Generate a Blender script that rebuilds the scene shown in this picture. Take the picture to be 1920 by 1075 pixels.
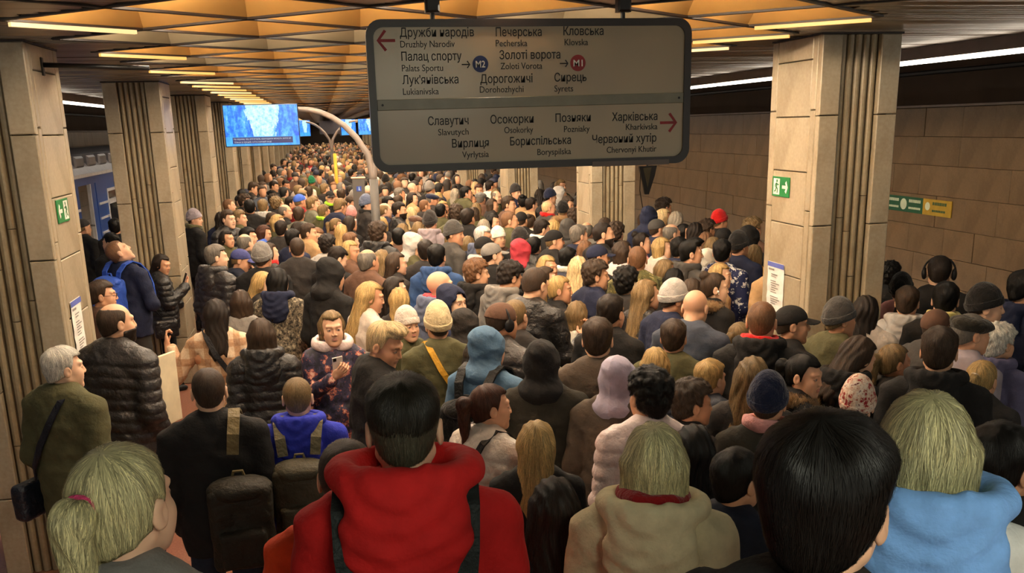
import bpy, math, random
import numpy as np
from mathutils import Matrix, Vector
scene = bpy.context.scene
for o in list(bpy.data.objects): bpy.data.objects.remove(o)
C = scene.collection

# ------------------------------------------------------------------ camera
cam_d = bpy.data.cameras.new('camera'); cam = bpy.data.objects.new('camera', cam_d); C.objects.link(cam)
CAM_Z = 2.85
right = (0.98133661, -0.19082967, -0.02371706)
down = (-0.07248588, -0.25284931, -0.96478652)
fwd = (0.17811305, 0.94849948, -0.26196274)
m = Matrix.Identity(4)
for r in range(3):
    m[r][0] = right[r]; m[r][1] = -down[r]; m[r][2] = -fwd[r]
m[0][3], m[1][3], m[2][3] = 0, 0, CAM_Z
cam.matrix_world = m
cam_d.sensor_fit = 'HORIZONTAL'; cam_d.sensor_width = 36.0
cam_d.lens = 1789.34 / 1920 * 36.0
cam_d.shift_y = 182.5 / 1920
cam_d.clip_start = 0.05; cam_d.clip_end = 200
scene.camera = cam
# ------------------------------------------------------------------ world (dim light of the stair hall behind the camera)
w = bpy.data.worlds.new('world'); scene.world = w; w.use_nodes = True
w.node_tree.nodes['Background'].inputs[0].default_value = (0.98, 0.94, 0.80, 1)
w.node_tree.nodes['Background'].inputs[1].default_value = 0.30
# ------------------------------------------------------------------ exposure
vs = scene.view_settings
vs.view_transform = 'Standard'; vs.look = 'None'; vs.exposure = 1.15; vs.gamma = 1.0; vs.use_curve_mapping = False
scene.cycles.use_denoising = True
scene.cycles.use_adaptive_sampling = True; scene.cycles.adaptive_threshold = 0.03
scene.cycles.max_bounces = 5; scene.cycles.diffuse_bounces = 3; scene.cycles.glossy_bounces = 3
scene.cycles.transmission_bounces = 4; scene.cycles.sample_clamp_indirect = 4.0
scene.cycles.caustics_reflective = False; scene.cycles.caustics_refractive = False
LAMP_BAR = 0.62      # warm bars at the edge of the coffered ceiling
LAMP_COFFER = 66.0   # tubes inside lit coffers
LAMP_EDGE = 4.5     # white strips above the platform edges
LAMP_BACK = 20.0      # panel lamp over the stairs
# ------------------------------------------------------------------ helpers
PI = math.pi
def lin(hx):
    v = [int(hx[i:i+2], 16) / 255 for i in (0, 2, 4)]
    return tuple((c / 12.92 if c <= .04045 else ((c + .055) / 1.055) ** 2.4) for c in v)
def props(o, label=None, cat=None, group=None, kind=None):
    if label: o['label'] = label
    if cat: o['category'] = cat
    if group: o['group'] = group
    if kind: o['kind'] = kind
    return o
def empty(name, loc=(0, 0, 0), rz=0, scale=1.0, parent=None, **k):
    o = bpy.data.objects.new(name, None); C.objects.link(o)
    o.location = loc; o.rotation_euler = (0, 0, rz); o.scale = (scale,) * 3; o.empty_display_size = .1
    if parent: o.parent = parent
    return props(o, **k)
def obj(name, mesh, parent=None, mat=None, loc=None, rot=None, scale=None, color=None, **k):
    o = bpy.data.objects.new(name, mesh); C.objects.link(o)
    if parent is not None: o.parent = parent
    if loc is not None: o.location = loc
    if rot is not None: o.rotation_euler = rot
    if scale is not None: o.scale = scale
    if color is not None: o.color = (*color, 1)
    if mat is not None:
        if not mesh.materials: mesh.materials.append(mat)
        elif mesh.materials[0] is not mat:
            o.material_slots[0].link = 'OBJECT'; o.material_slots[0].material = mat
    return props(o, **k)
def mesh_np(name, V, Q, smooth=True):
    me = bpy.data.meshes.new(name); V = np.asarray(V, np.float32); Q = np.asarray(Q, np.int32)
    n = Q.shape[1] if len(Q) else 4
    me.vertices.add(len(V)); me.vertices.foreach_set('co', V.ravel())
    me.loops.add(Q.size); me.loops.foreach_set('vertex_index', Q.ravel())
    me.polygons.add(len(Q)); me.polygons.foreach_set('loop_start', np.arange(0, Q.size, n, dtype=np.int32))
    if smooth: me.polygons.foreach_set('use_smooth', np.ones(len(Q), bool))
    me.update(calc_edges=True); me.validate()
    return me
class MB:
    """collects simple shapes into one mesh"""
    def __init__(s): s.v = []; s.f = []
    def box(s, x0, x1, y0, y1, z0, z1):
        b = len(s.v)
        s.v += [(x0, y0, z0), (x1, y0, z0), (x1, y1, z0), (x0, y1, z0), (x0, y0, z1), (x1, y0, z1), (x1, y1, z1), (x0, y1, z1)]
        s.f += [(b, b+3, b+2, b+1), (b+4, b+5, b+6, b+7), (b, b+1, b+5, b+4), (b+1, b+2, b+6, b+5), (b+2, b+3, b+7, b+6), (b+3, b, b+4, b+7)]
        return s
    def chamfer(s, x0, x1, y0, y1, z0, z1, c, axis='x'):
        """slab whose outward faces on both sides of one axis have chamfered rims"""
        A = {'x': (0, 1, 2), 'y': (1, 0, 2), 'z': (2, 0, 1)}[axis]
        lo = (x0, y0, z0); hi = (x1, y1, z1); a, p, q = A; b = len(s.v)
        rings = [(lo[a], c), (lo[a] + c, 0), (hi[a] - c, 0), (hi[a], c)]
        for t, d in rings:
            for (u, w_) in ((lo[p] + d, lo[q] + d), (hi[p] - d, lo[q] + d), (hi[p] - d, hi[q] - d), (lo[p] + d, hi[q] - d)):
                pt = [0, 0, 0]; pt[a] = t; pt[p] = u; pt[q] = w_; s.v.append(tuple(pt))
        s.f += [(b+3, b+2, b+1, b), (b+12, b+13, b+14, b+15)]
        for r in range(3):
            for i in range(4):
                j = (i + 1) % 4; o = b + r * 4; s.f.append((o + i, o + j, o + 4 + j, o + 4 + i))
        return s
    def tube(s, pts, rad, n=8, cap=True):
        pts = [Vector(p) for p in pts]; rads = rad if isinstance(rad, (list, tuple)) else [rad] * len(pts); b = len(s.v); up = None
        for i, p in enumerate(pts):
            d = (pts[min(i + 1, len(pts) - 1)] - pts[max(i - 1, 0)]).normalized()
            if up is None: up = Vector((0, 0, 1)) if abs(d.z) < .9 else Vector((1, 0, 0))
            u = (up - d * up.dot(d)).normalized(); v = d.cross(u); up = u
            for k in range(n):
                a = 2 * PI * k / n; s.v.append(tuple(p + (u * math.cos(a) + v * math.sin(a)) * rads[i]))
        for i in range(len(pts) - 1):
            for k in range(n):
                j = (k + 1) % n; o = b + i * n; s.f.append((o + k, o + j, o + n + j, o + n + k))
        if cap:
            s.f.append(tuple(b + k for k in range(n))[::-1]); o = b + (len(pts) - 1) * n; s.f.append(tuple(o + k for k in range(n)))
        return s
    def band(s, pts, normals, width, th):
        """flat strap: centre line, outward normals"""
        b = len(s.v); n = len(pts)
        for i in range(n):
            p = Vector(pts[i]); d = (Vector(pts[min(i+1, n-1)]) - Vector(pts[max(i-1, 0)])).normalized(); nn = Vector(normals[i]).normalized()
            sd = d.cross(nn).normalized() * width / 2
            for q in (p - sd, p + sd, p + sd + nn * th, p - sd + nn * th): s.v.append(tuple(q))
        for i in range(n - 1):
            o = b + i * 4
            for k in range(4):
                j = (k + 1) % 4; s.f.append((o + k, o + j, o + 4 + j, o + 4 + k))
        s.f += [(b+3, b+2, b+1, b), (b+(n-1)*4, b+(n-1)*4+1, b+(n-1)*4+2, b+(n-1)*4+3)]
        return s
    def poly(s, pts, a, b_):
        """prism: polygon pts (3d) from offset a to offset b"""
        n = len(pts); b = len(s.v)
        s.v += [tuple(Vector(p) + Vector(a)) for p in pts] + [tuple(Vector(p) + Vector(b_)) for p in pts]
        s.f += [tuple(range(b, b + n))[::-1], tuple(range(b + n, b + 2 * n))]
        for i in range(n):
            j = (i + 1) % n; s.f.append((b + i, b + j, b + n + j, b + n + i))
        return s
    def mesh(s, name, smooth=False):
        me = bpy.data.meshes.new(name); me.from_pydata(s.v, [], s.f); me.validate()
        if smooth: me.polygons.foreach_set('use_smooth', np.ones(len(me.polygons), bool))
        me.update(); return me
# ------------------------------------------------------------------ materials
class NT:
    def __init__(s, name):
        s.m = bpy.data.materials.new(name); s.m.use_nodes = True; s.t = s.m.node_tree; s.n = s.t.nodes
        s.b = s.n['Principled BSDF']; s.tc = None
    def node(s, typ, **k):
        n = s.n.new(typ)
        for a, v in k.items():
            if a.startswith('i_'): n.inputs[int(a[2:]) if a[2:].isdigit() else a[2:]].default_value = v
            else: setattr(n, a, v)
        return n
    def link(s, a, b): s.t.links.new(a, b)
    def coord(s, kind='Object'):
        if s.tc is None: s.tc = s.node('ShaderNodeTexCoord')
        return s.tc.outputs[kind]
    def mapped(s, scale=(1, 1, 1), kind='Object', loc=(0, 0, 0)):
        mp = s.node('ShaderNodeMapping'); mp.inputs['Scale'].default_value = scale; mp.inputs['Location'].default_value = loc
        s.link(s.coord(kind), mp.inputs[0]); return mp.outputs[0]
    def noise(s, scale, vec=None, detail=3, rough=.55):
        n = s.node('ShaderNodeTexNoise'); n.inputs['Scale'].default_value = scale; n.inputs['Detail'].default_value = detail; n.inputs['Roughness'].default_value = rough
        s.link(vec if vec is not None else s.coord(), n.inputs['Vector']); return n.outputs[0]
    def ramp(s, fac, stops, interp='LINEAR'):
        r = s.node('ShaderNodeValToRGB'); r.color_ramp.interpolation = interp
        while len(r.color_ramp.elements) < len(stops): r.color_ramp.elements.new(.5)
        for e, (p, c) in zip(r.color_ramp.elements, stops): e.position = p; e.color = (*c, 1)
        s.link(fac, r.inputs[0]); return r.outputs[0]
    def mix(s, fac, a, b, mode='MIX'):
        n = s.node('ShaderNodeMix', data_type='RGBA', blend_type=mode)
        for sock, v in ((n.inputs[0], fac), (n.inputs[6], a), (n.inputs[7], b)):
            if isinstance(v, (int, float)): sock.default_value = v
            elif isinstance(v, tuple): sock.default_value = (*v[:3], 1)
            else: s.link(v, sock)
        return n.outputs[2]
    def math(s, op, a, b=0.0):
        n = s.node('ShaderNodeMath', operation=op)
        for sock, v in ((n.inputs[0], a), (n.inputs[1], b)):
            if isinstance(v, (int, float)): sock.default_value = v
            else: s.link(v, sock)
        return n.outputs[0]
    def base(s, c):
        if isinstance(c, tuple): s.b.inputs['Base Color'].default_value = (*c[:3], 1)
        else: s.link(c, s.b.inputs['Base Color'])
    def set(s, **k):
        for a, v in k.items(): s.b.inputs[a.replace('_', ' ')].default_value = v
    def bump(s, h, strength=.3, dist=.01):
        b = s.node('ShaderNodeBump'); b.inputs['Strength'].default_value = strength; b.inputs['Distance'].default_value = dist
        s.link(h, b.inputs['Height']); s.link(b.outputs[0], s.b.inputs['Normal'])
    def ocolor(s): return s.node('ShaderNodeObjectInfo').outputs['Color']
    def orand(s): return s.node('ShaderNodeObjectInfo').outputs['Random']
def plain(name, hx, rough=.6, metal=0.0, var=.12, scale=8, bump=0):
    t = NT(name); c = lin(hx); n = t.noise(scale)
    t.base(t.ramp(n, [(.3, tuple(v * (1 - var) for v in c)), (.7, tuple(min(1, v * (1 + var)) for v in c))]))
    t.set(Roughness=rough, Metallic=metal)
    if bump: t.bump(n, bump, .004)
    return t.m
def emit(name, col, strength, base=.8):
    t = NT(name); t.base((base,) * 3); t.set(Roughness=.5)
    t.b.inputs['Emission Color'].default_value = (*col, 1); t.b.inputs['Emission Strength'].default_value = strength
    return t.m
def marble(name, hx, hx2):
    t = NT(name); a, b = lin(hx), lin(hx2)
    n1 = t.noise(3.0, t.mapped((1, 1, .6)), 6, .62); n2 = t.noise(40, None, 2)
    c = t.ramp(n1, [(.30, b), (.52, a), (.75, tuple(min(1, v * 1.12) for v in a))])
    rnd = t.math('ADD', t.math('MULTIPLY', t.orand(), .16), .90)
    c2 = t.mix(1.0, c, t.ramp(n2, [(.3, (.86, .84, .80)), (.7, (1, 1, 1))]), 'MULTIPLY')
    cm = t.node('ShaderNodeCombineColor'); 
    for i in range(3): t.link(rnd, cm.inputs[i])
    t.base(t.mix(1.0, c2, cm.outputs[0], 'MULTIPLY'))
    t.set(Roughness=.38); t.bump(n2, .06, .002)
    return t.m
M = {}
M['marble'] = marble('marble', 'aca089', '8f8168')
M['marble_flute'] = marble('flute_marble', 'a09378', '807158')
M['wall'] = marble('wall_marble', '7d664c', '68533a')
M['core'] = plain('joint_mortar', '5a4832', .9)
M['dark'] = plain('dark_void', '1d1611', .9)
M['darkband'] = plain('tunnel_plaster', '4d3d30', .9, scale=2)
M['beam'] = plain('dark_beam', '1c110c', .6)
M['coffer'] = plain('coffer_panel_amber', '9c7640', .5, scale=3)  # warm lamplight painted into the panel colour
M['coffer2'] = plain('coffer_panel_cream', '96866a', .5, scale=3)  # same panels, paler lamplight painted into the colour
M['fascia'] = plain('fascia_panel', '8d8078', .5)
M['black'] = plain('black_metal', '14110f', .45)
M['sign_frame'] = plain('sign_frame_plastic', '2a211c', .35)
M['steel_post'] = plain('grey_post_paint', '4a4846', .4)
M['arm'] = plain('arm_paint', '7d746e', .35)
M['white_text'] = plain('white_print', 'e8e4da', .5)
M['ink'] = plain('black_print', '17130f', .6)
M['red_ink'] = plain('red_print', '8e1a1c', .5)
M['blue_ink'] = plain('blue_print', '1c2c5e', .5)
M['paper'] = plain('paper', 'e9e4dc', .7)
M['paper_blue'] = plain('paper_blue_head', '5a66b4', .7)
M['print_grey'] = plain('grey_print', '8a857f', .7)
M['green_sign'] = plain('green_sign_film', '1f7a40', .4)
M['green_dark'] = plain('green_wall_film', '20563a', .5)
M['yellow_sign'] = plain('yellow_wall_film', 'b5922e', .5)
M['sign_cream'] = plain('cream_print', 'cfd8b8', .6)
def slat_mat():
    t = NT('aluminium_slat'); n = t.noise(1.2, t.mapped((.6, 9, 1)), 3)
    t.base(t.ramp(n, [(.3, lin('7a6a5a')), (.7, lin('a08e7c'))])); t.set(Roughness=.34, Metallic=.8); t.bump(t.noise(3, t.mapped((1, 20, 1))), .12, .01)
    return t.m
M['slat'] = slat_mat()
def floor_mat():
    t = NT('red_granite'); n1 = t.noise(60, None, 4, .7); n2 = t.noise(1.1, None, 3)
    c = t.ramp(n1, [(.3, lin('6d3f30')), (.55, lin('9a6450')), (.75, lin('b98a74'))])
    t.base(t.mix(.35, c, t.ramp(n2, [(.3, lin('7e4d3c')), (.7, lin('a87862'))]))); t.set(Roughness=.32)
    return t.m
M['floor'] = floor_mat()
def sign_panel():
    t = NT('sign_face'); n = t.noise(1.6, None, 2)
    t.base(t.ramp(n, [(.35, lin('a8987e')), (.65, lin('b3a282'))])); t.set(Roughness=.25); return t.m
M['sign'] = sign_panel()
def fabric(name, rough=.85, bs=90, bstr=.15, var=.18, spec=.3, sheen=0.0):
    t = NT(name); oc = t.ocolor(); n = t.noise(14, None, 4, .6); f = t.noise(bs, None, 2)
    t.base(t.mix(1.0, oc, t.ramp(n, [(.25, (1 - var,) * 3), (.75, (1 + var,) * 3)]), 'MULTIPLY'))
    t.set(Roughness=rough); t.b.inputs['Specular IOR Level'].default_value = spec
    t.b.inputs['Sheen Weight'].default_value = sheen
    cr = t.math('ABSOLUTE', t.math('SUBTRACT', t.noise(11, None, 5, .55), .5))
    t.bump(t.math('ADD', t.math('MULTIPLY', f, .10), t.math('MULTIPLY', cr, 1.6)), bstr * 3, .020)
    return t.m
M['fabric'] = fabric('jacket_fabric')
M['shiny'] = fabric('puffer_shell', .42, 30, .25, .14, .5)
M['leather'] = fabric('leather', .34, 40, .35, .16, .55)
M['wool'] = fabric('knit_wool', .95, 160, .4, .2, .15, .2)
M['denim'] = fabric('trouser_cloth', .9, 200, .2)
M['rubber'] = fabric('shoe_leather', .5, 40, .1)
M['nylon'] = fabric('bag_nylon', .6, 120, .3)
def knit_rib():
    t = NT('ribbed_knit'); oc = t.ocolor(); w_ = t.node('ShaderNodeTexWave', wave_type='RINGS', rings_direction='Z'); w_.inputs['Scale'].default_value = 60
    t.link(t.coord(), w_.inputs[0]); t.base(t.mix(1.0, oc, t.ramp(t.noise(30), [(.3, (.8,) * 3), (.7, (1.1,) * 3)]), 'MULTIPLY')); t.set(Roughness=.95); t.bump(t.noise(120), .3, .01)
    return t.m
M['rib'] = knit_rib()
def hair_mat():
    t = NT('hair'); oc = t.ocolor(); sx = t.node('ShaderNodeSeparateXYZ'); t.link(t.coord(), sx.inputs[0])
    ang = t.math('ARCTAN2', t.math('ADD', sx.outputs[1], .045), sx.outputs[0])
    cb = t.node('ShaderNodeCombineXYZ'); t.link(t.math('MULTIPLY', ang, 16.0), cb.inputs[0]); t.link(t.math('MULTIPLY', sx.outputs[2], 7.0), cb.inputs[1])
    s1 = t.noise(2.6, cb.outputs[0], 4, .65); s2 = t.noise(.5, cb.outputs[0], 3)
    tone = t.node('ShaderNodeAttribute', attribute_name='tone').outputs['Fac']
    c = t.mix(1.0, oc, t.ramp(s1, [(.28, (.5,) * 3), (.5, (1, 1, 1)), (.74, (1.5, 1.44, 1.34))]), 'MULTIPLY')
    c = t.mix(1.0, c, t.ramp(s2, [(.3, (.75, .73, .7)), (.7, (1.15,) * 3)]), 'MULTIPLY')
    cm = t.node('ShaderNodeCombineColor'); tn = t.math('ADD', tone, 1.0)
    for i in range(3): t.link(tn, cm.inputs[i])
    t.base(t.mix(1.0, c, cm.outputs[0], 'MULTIPLY'))
    t.set(Roughness=.40); t.b.inputs['Specular IOR Level'].default_value = .32
    t.bump(s1, .45, .010); return t.m
M['hair'] = hair_mat()
def skin_mat():
    t = NT('skin'); a = t.node('ShaderNodeAttribute', attribute_name='paint')
    n = t.noise(20, None, 3)
    sk = t.mix(1.0, t.ocolor(), t.ramp(n, [(.3, (.93, .9, .88)), (.7, (1.05, 1.03, 1.0))]), 'MULTIPLY')
    t.base(t.mix(a.outputs['Alpha'], sk, a.outputs['Color'])); t.set(Roughness=.5)
    t.b.inputs['Subsurface Weight'].default_value = .08; t.b.inputs['Subsurface Radius'].default_value = (.01, .004, .002); return t.m
M['skin'] = skin_mat()
def attr_mat():
    t = NT('far_crowd'); a = t.node('ShaderNodeAttribute', attribute_name='paint'); t.base(a.outputs['Color']); t.set(Roughness=.7); return t.m
M['crowd'] = attr_mat()
def plaid():
    t = NT('plaid_wool'); sx = t.node('ShaderNodeSeparateXYZ'); t.link(t.coord(), sx.inputs[0])
    def band(o, sc):
        s_ = t.math('SINE', t.math('MULTIPLY', o, sc)); return t.math('GREATER_THAN', s_, .25)
    a = band(sx.outputs[0], 52); b = band(sx.outputs[2], 46)
    c = t.ramp(t.math('MULTIPLY', t.math('ADD', a, b), .5), [(0, lin('d9c0a2')), (.45, lin('b48660')), (1, lin('8a5a3c'))], 'CONSTANT')
    t.base(t.mix(.35, c, t.ramp(t.noise(60), [(.3, lin('b58f6c')), (.7, lin('e2cdb0'))]))); t.set(Roughness=.95); t.bump(t.noise(90), .3, .01); return t.m
def spots(name, cols, sc, rough=.9, th=(.42, .55)):
    t = NT(name); n = t.noise(sc, None, 5, .75)
    st = [(0, lin(cols[0]))] + [(p, lin(c)) for p, c in zip(th, cols[1:])]
    t.base(t.ramp(n, st, 'CONSTANT')); t.set(Roughness=rough); t.bump(t.noise(50), .2, .01); return t.m
M['plaid'] = plaid()
M['tweed'] = spots('speckled_tweed', ['2a2722', '6f6656', 'b3a68c'], 34, .9, (.46, .57))
M['floral'] = spots('floral_print', ['1d1c2b', '34304a', 'b5695a', 'd9b09c'], 12, .7, (.44, .545, .60))
M['camo'] = spots('camouflage', ['35361f', '5d5a34', '9a8f5f'], 12)
M['pat'] = spots('blue_white_print', ['1b2450', 'e6e4e0'], 16, .8, (.56,))
M['knit'] = spots('striped_knit', ['9a2028', 'd9b7a0', 'e8d6c4', '6d2630'], 30, .95, (.44, .52, .62))
# ================================================================== STRUCTURE
XR, XL, XC = 3.385, -1.68, .853  # inner faces of the pillar rows, middle of the hall
ZC = CAM_Z + .5535
YEND = 88.0
PIT, HALF = .5865, .5065         # lattice pitch across and half pitch along the hall
ROW0 = 5.316
E_R, E_L = 5.06, -3.353          # outer edges of the platform ceiling
W_R, W_L = 8.14, -6.50           # track walls
rnd = random.Random(7)
fl = obj('floor', MB().box(-3.58, 5.32, -2, YEND, -.25, 0).mesh('floor'), mat=M['floor'], kind='structure')
for nm, a, b in (('floor', W_L - .2, -3.58), ('floor', 5.32, W_R + .2)):
    obj(nm, MB().box(a, b, -2, YEND, -1.4, -1.15).mesh('track_bed'), mat=M['dark'], kind='structure')
# yellow safety strip along both platform edges
for a in (-3.70, 4.82):
    obj('trim_1' if a < 0 else 'trim_2', MB().box(a + .25, a + .35, -2, YEND, 0.001, .006).mesh('edge_line'), mat=plain('edge_line_paint', 'a88a3a'), kind='structure')
# stairs down to the platform
stair = empty('staircase', (0, 0, 0), kind='structure')
for k in range(1, 13):
    y1 = 3.1 - .36 * (k - 1)
    obj('step', MB().chamfer(-1.3, 3.4, y1 - .36, y1, .15 * (k - 1) + .001, .15 * k, .012, 'z').mesh('step'), stair, M['floor'])
# ------------------------------------------------------------------ ceiling
ceil = obj('ceiling', MB().box(W_L - .3, W_R + .3, -2, YEND, ZC + .45, ZC + .65).mesh('ceiling_slab'), mat=M['dark'], kind='structure')
def node_x(k): return XC + PIT * k
def cell_mesh(which):
    n, r_, f_, l_ = (0, -HALF, 0), (PIT, 0, 0), (0, HALF, 0), (-PIT, 0, 0)
    def up(p): return (p[0] * .30, p[1] * .30, .26)
    q = {'nl': (l_, n), 'nr': (n, r_), 'fr': (r_, f_), 'fl': (f_, l_)}
    mb = MB()
    if which == 'top': mb.poly([up(n), up(r_), up(f_), up(l_)], (0, 0, 0), (0, 0, .012))
    else:
        a, b = q[which]; a = (a[0] * .995, a[1] * .995, 0); b = (b[0] * .995, b[1] * .995, 0)
        mb.poly([a, b, up(b), up(a)], (0, 0, .0), (0, 0, .014))
    return mb
CELL = {w_: cell_mesh(w_).mesh('coffer_' + w_) for w_ in ('nl', 'nr', 'fr', 'fl', 'top')}
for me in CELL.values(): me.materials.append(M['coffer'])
far_v = {0: MB(), 1: MB()}
tube_me = {}
lamp_warm = emit('warm_tube', (1.0, .46, .10), LAMP_BAR, .05)
lamp_warm2 = emit('pale_tube', (1.0, .62, .26), LAMP_BAR, .05)
lamp_cof = emit('coffer_tube', (1.0, .82, .60), LAMP_COFFER)
lamp_cof2 = emit('coffer_tube_pale', (1.0, .87, .70), LAMP_COFFER * .6)
lamp_far = emit('coffer_tube_far', (1.0, .82, .60), LAMP_COFFER * 2.2)
lamp_edge = emit('edge_tube', (1.0, .90, .74), LAMP_EDGE)
lamp_off = plain('unlit_tube', '6d5a48', .4)
def tube_mesh(length):
    L = round(length, 3)
    if L not in tube_me: tube_me[L] = MB().tube([(0, -L / 2, 0), (0, L / 2, 0)], .016, 6).mesh('tube')
    return tube_me[L]
amber_rows = set()
def light_row(j): return rnd.random() < .55
cells = []
for k in range(-3, 4):
    y0 = ROW0 - 2 * HALF if k % 2 == 0 else ROW0 - HALF
    while y0 < YEND - 2: cells.append((k, y0)); y0 += 2 * HALF
for (k, y0) in cells:
    cx_, cy_ = node_x(k), y0 + HALF
    warm_lit = ((int(round((y0 - 4.3) / HALF)) * 7 + k * 3 + (k * k)) % 5) in (0, 2, 3)
    if k >= 2 and y0 < 8: warm_lit = True
    mt = M['coffer'] if warm_lit else M['coffer2']
    if y0 < 12.0:
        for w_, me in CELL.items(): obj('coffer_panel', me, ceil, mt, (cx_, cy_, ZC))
    else:
        mb = far_v[int(warm_lit)]
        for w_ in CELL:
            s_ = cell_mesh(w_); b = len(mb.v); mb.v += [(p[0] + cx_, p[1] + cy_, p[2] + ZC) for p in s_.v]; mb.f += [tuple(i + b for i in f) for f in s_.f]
    far_lit = y0 >= 36 and k in (-2, 1) and int(y0) % 2 == 0
    if (warm_lit and y0 < 36) or (not warm_lit and y0 < 20) or far_lit:
        obj('lamp_tube', tube_mesh(.56), ceil, lamp_far if far_lit else lamp_cof if warm_lit else lamp_cof2, (cx_ - PIT * .31, cy_ - HALF * .31, ZC + .055), (0, 0, math.atan2(PIT, HALF)))
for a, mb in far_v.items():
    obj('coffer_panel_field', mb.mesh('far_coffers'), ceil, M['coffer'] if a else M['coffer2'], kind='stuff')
# beams of the diagonal lattice
def beam(k0, k1, c, sgn):
    def pt(k): return Vector((node_x(k), c + sgn * HALF * k, ZC))
    a, b = pt(k0), pt(k1); d = (b - a); L = d.length; d.normalize(); s_ = Vector((-d.y, d.x, 0)) * .019
    mb = MB(); mid = (a + b) / 2; h = d * L / 2
    mb.poly([-h - s_, h - s_, h + s_, -h + s_], (0, 0, -.008), (0, 0, .003))
    return mb, mid
n_ = -6; shared = {}
beam_far = MB()
while True:
    c = ROW0 + 2 * HALF * n_
    if c > YEND: break
    for sgn in (1, -1):
        ks = [k for k in range(-4, 5) if c + sgn * HALF * k > 4.2 and c + sgn * HALF * k < YEND - 1]
        if len(ks) < 2: continue
        mb, mid = beam(min(ks), max(ks), c, sgn)
        if mid.y < 18:
            key = (min(ks), max(ks), sgn)
            if key not in shared: shared[key] = mb.mesh('beam')
            obj('beam', shared[key], ceil, M['beam'], mid)
        else:
            b = len(beam_far.v); beam_far.v += [tuple(Vector(p) + mid) for p in mb.v]; beam_far.f += [tuple(i + b for i in f) for f in mb.f]
    n_ += 1
obj('beam_field', beam_far.mesh('far_beams'), ceil, M['beam'], kind='stuff')
# lamp bars on the zigzag edge of the lattice
barL = math.hypot(PIT, HALF) - .10
bar_me = MB().box(-.014, .014, -barL / 2, barL / 2, -.010, .010).mesh('lamp_bar')
j = 0; y = ROW0
order = ['first', 'second', 'third', 'fourth', 'fifth', 'sixth']
while y < YEND - 2:
    for side in (-1, 1):
        lit = True if side > 0 else (j % 2 == 0 or j > 6)
        x0, x1 = node_x(4 * side), node_x(3 * side)
        ang = math.atan2(-(x1 - x0), HALF)
        m_ = (lamp_warm if (j + (side > 0)) % 3 else lamp_warm2) if lit else lamp_off
        if not lit: continue
        o = obj('ceiling_light', bar_me, None, m_, ((x0 + x1) / 2, y + HALF / 2, ZC - .020), (0, 0, ang))
        nmL = order[j // 2 if side < 0 else j] if (side < 0 and j <= 6) or (side > 0 and j < 3) else None
        if nmL: props(o, f'{nmL} glowing lamp bar from the front at the {"left" if side < 0 else "right"} edge of coffered ceiling', 'ceiling light', 'lamp bars along the coffered ceiling')
        else: props(o, f'small distant lamp bar along the {"left" if side < 0 else "right"} edge of coffered ceiling', 'ceiling light', f'distant lamp bars on the {"left" if side < 0 else "right"}')
    j += 1; y += 2 * HALF
# aluminium slats across both side bays and over the stairs
def zig(y):
    t = ((y - ROW0) / (2 * HALF)) % 1.0
    return PIT * (1 - abs(2 * t - 1))
class SlatMB(MB):
    def box(s, x0, x1, y0, y1, z0, z1):
        n0 = len(s.v); MB.box(s, x0, x1, y0, y1, z0, z1); t_ = rnd.uniform(-.09, .09); yc_ = (y0 + y1) / 2
        s.v[n0:] = [(p[0], p[1], p[2] + (p[1] - yc_) * t_) for p in s.v[n0:]]
sl = {-1: SlatMB(), 1: SlatMB(), 0: SlatMB()}
y = -1.9
while y < YEND - 1:
    yc = y + .05
    w_ = .042
    if yc < ROW0 - 2 * HALF - .04:
        sl[0].box(E_L + .02, E_R - .02, yc - w_, yc + w_, ZC, ZC + .02)
    else:
        zl = zig(yc)
        if yc < ROW0 - HALF - .05:
            sp = max(0, PIT * (yc - ROW0 + 2 * HALF) / HALF); edges = [E_L + .02]
            for k in (-2, 0, 2): edges += [node_x(k) - sp, node_x(k) + sp]
            edges.append(E_R - .02)
            for q in range(0, len(edges), 2):
                if edges[q + 1] > edges[q] + .05: sl[0].box(edges[q], edges[q + 1], yc - w_, yc + w_, ZC, ZC + .02)
        else:
            sl[-1].box(E_L + .02, node_x(-4) + max(0, zl - .055), yc - w_, yc + w_, ZC, ZC + .02)
            sl[1].box(node_x(4) - max(0, zl - .055), E_R - .02, yc - w_, yc + w_, ZC, ZC + .02)
    y += .10
bk = MB(); y = ROW0 - 2 * HALF
bk.box(E_L, E_R, -2, y - .02, ZC + .024, ZC + .034)
while y < YEND - 2:
    for s_ in (-1, 1): bk.poly([(node_x(4 * s_), y, 0), (node_x(3 * s_), y + HALF, 0), (node_x(4 * s_), y + 2 * HALF, 0)], (0, 0, ZC + .024), (0, 0, ZC + .034))
    y += 2 * HALF
bk.box(E_L, node_x(-4), ROW0 - 2 * HALF - .02, YEND, ZC + .024, ZC + .034).box(node_x(4), E_R, ROW0 - 2 * HALF - .02, YEND, ZC + .024, ZC + .034)
obj('slat_light_stop', bk.mesh('light_stop'), ceil, M['black'])  # added boards that stop tube light leaking through the slat gaps
for s_, mb in sl.items(): obj('slat_field', mb.mesh('slats'), ceil, M['slat'], kind='stuff')
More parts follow.
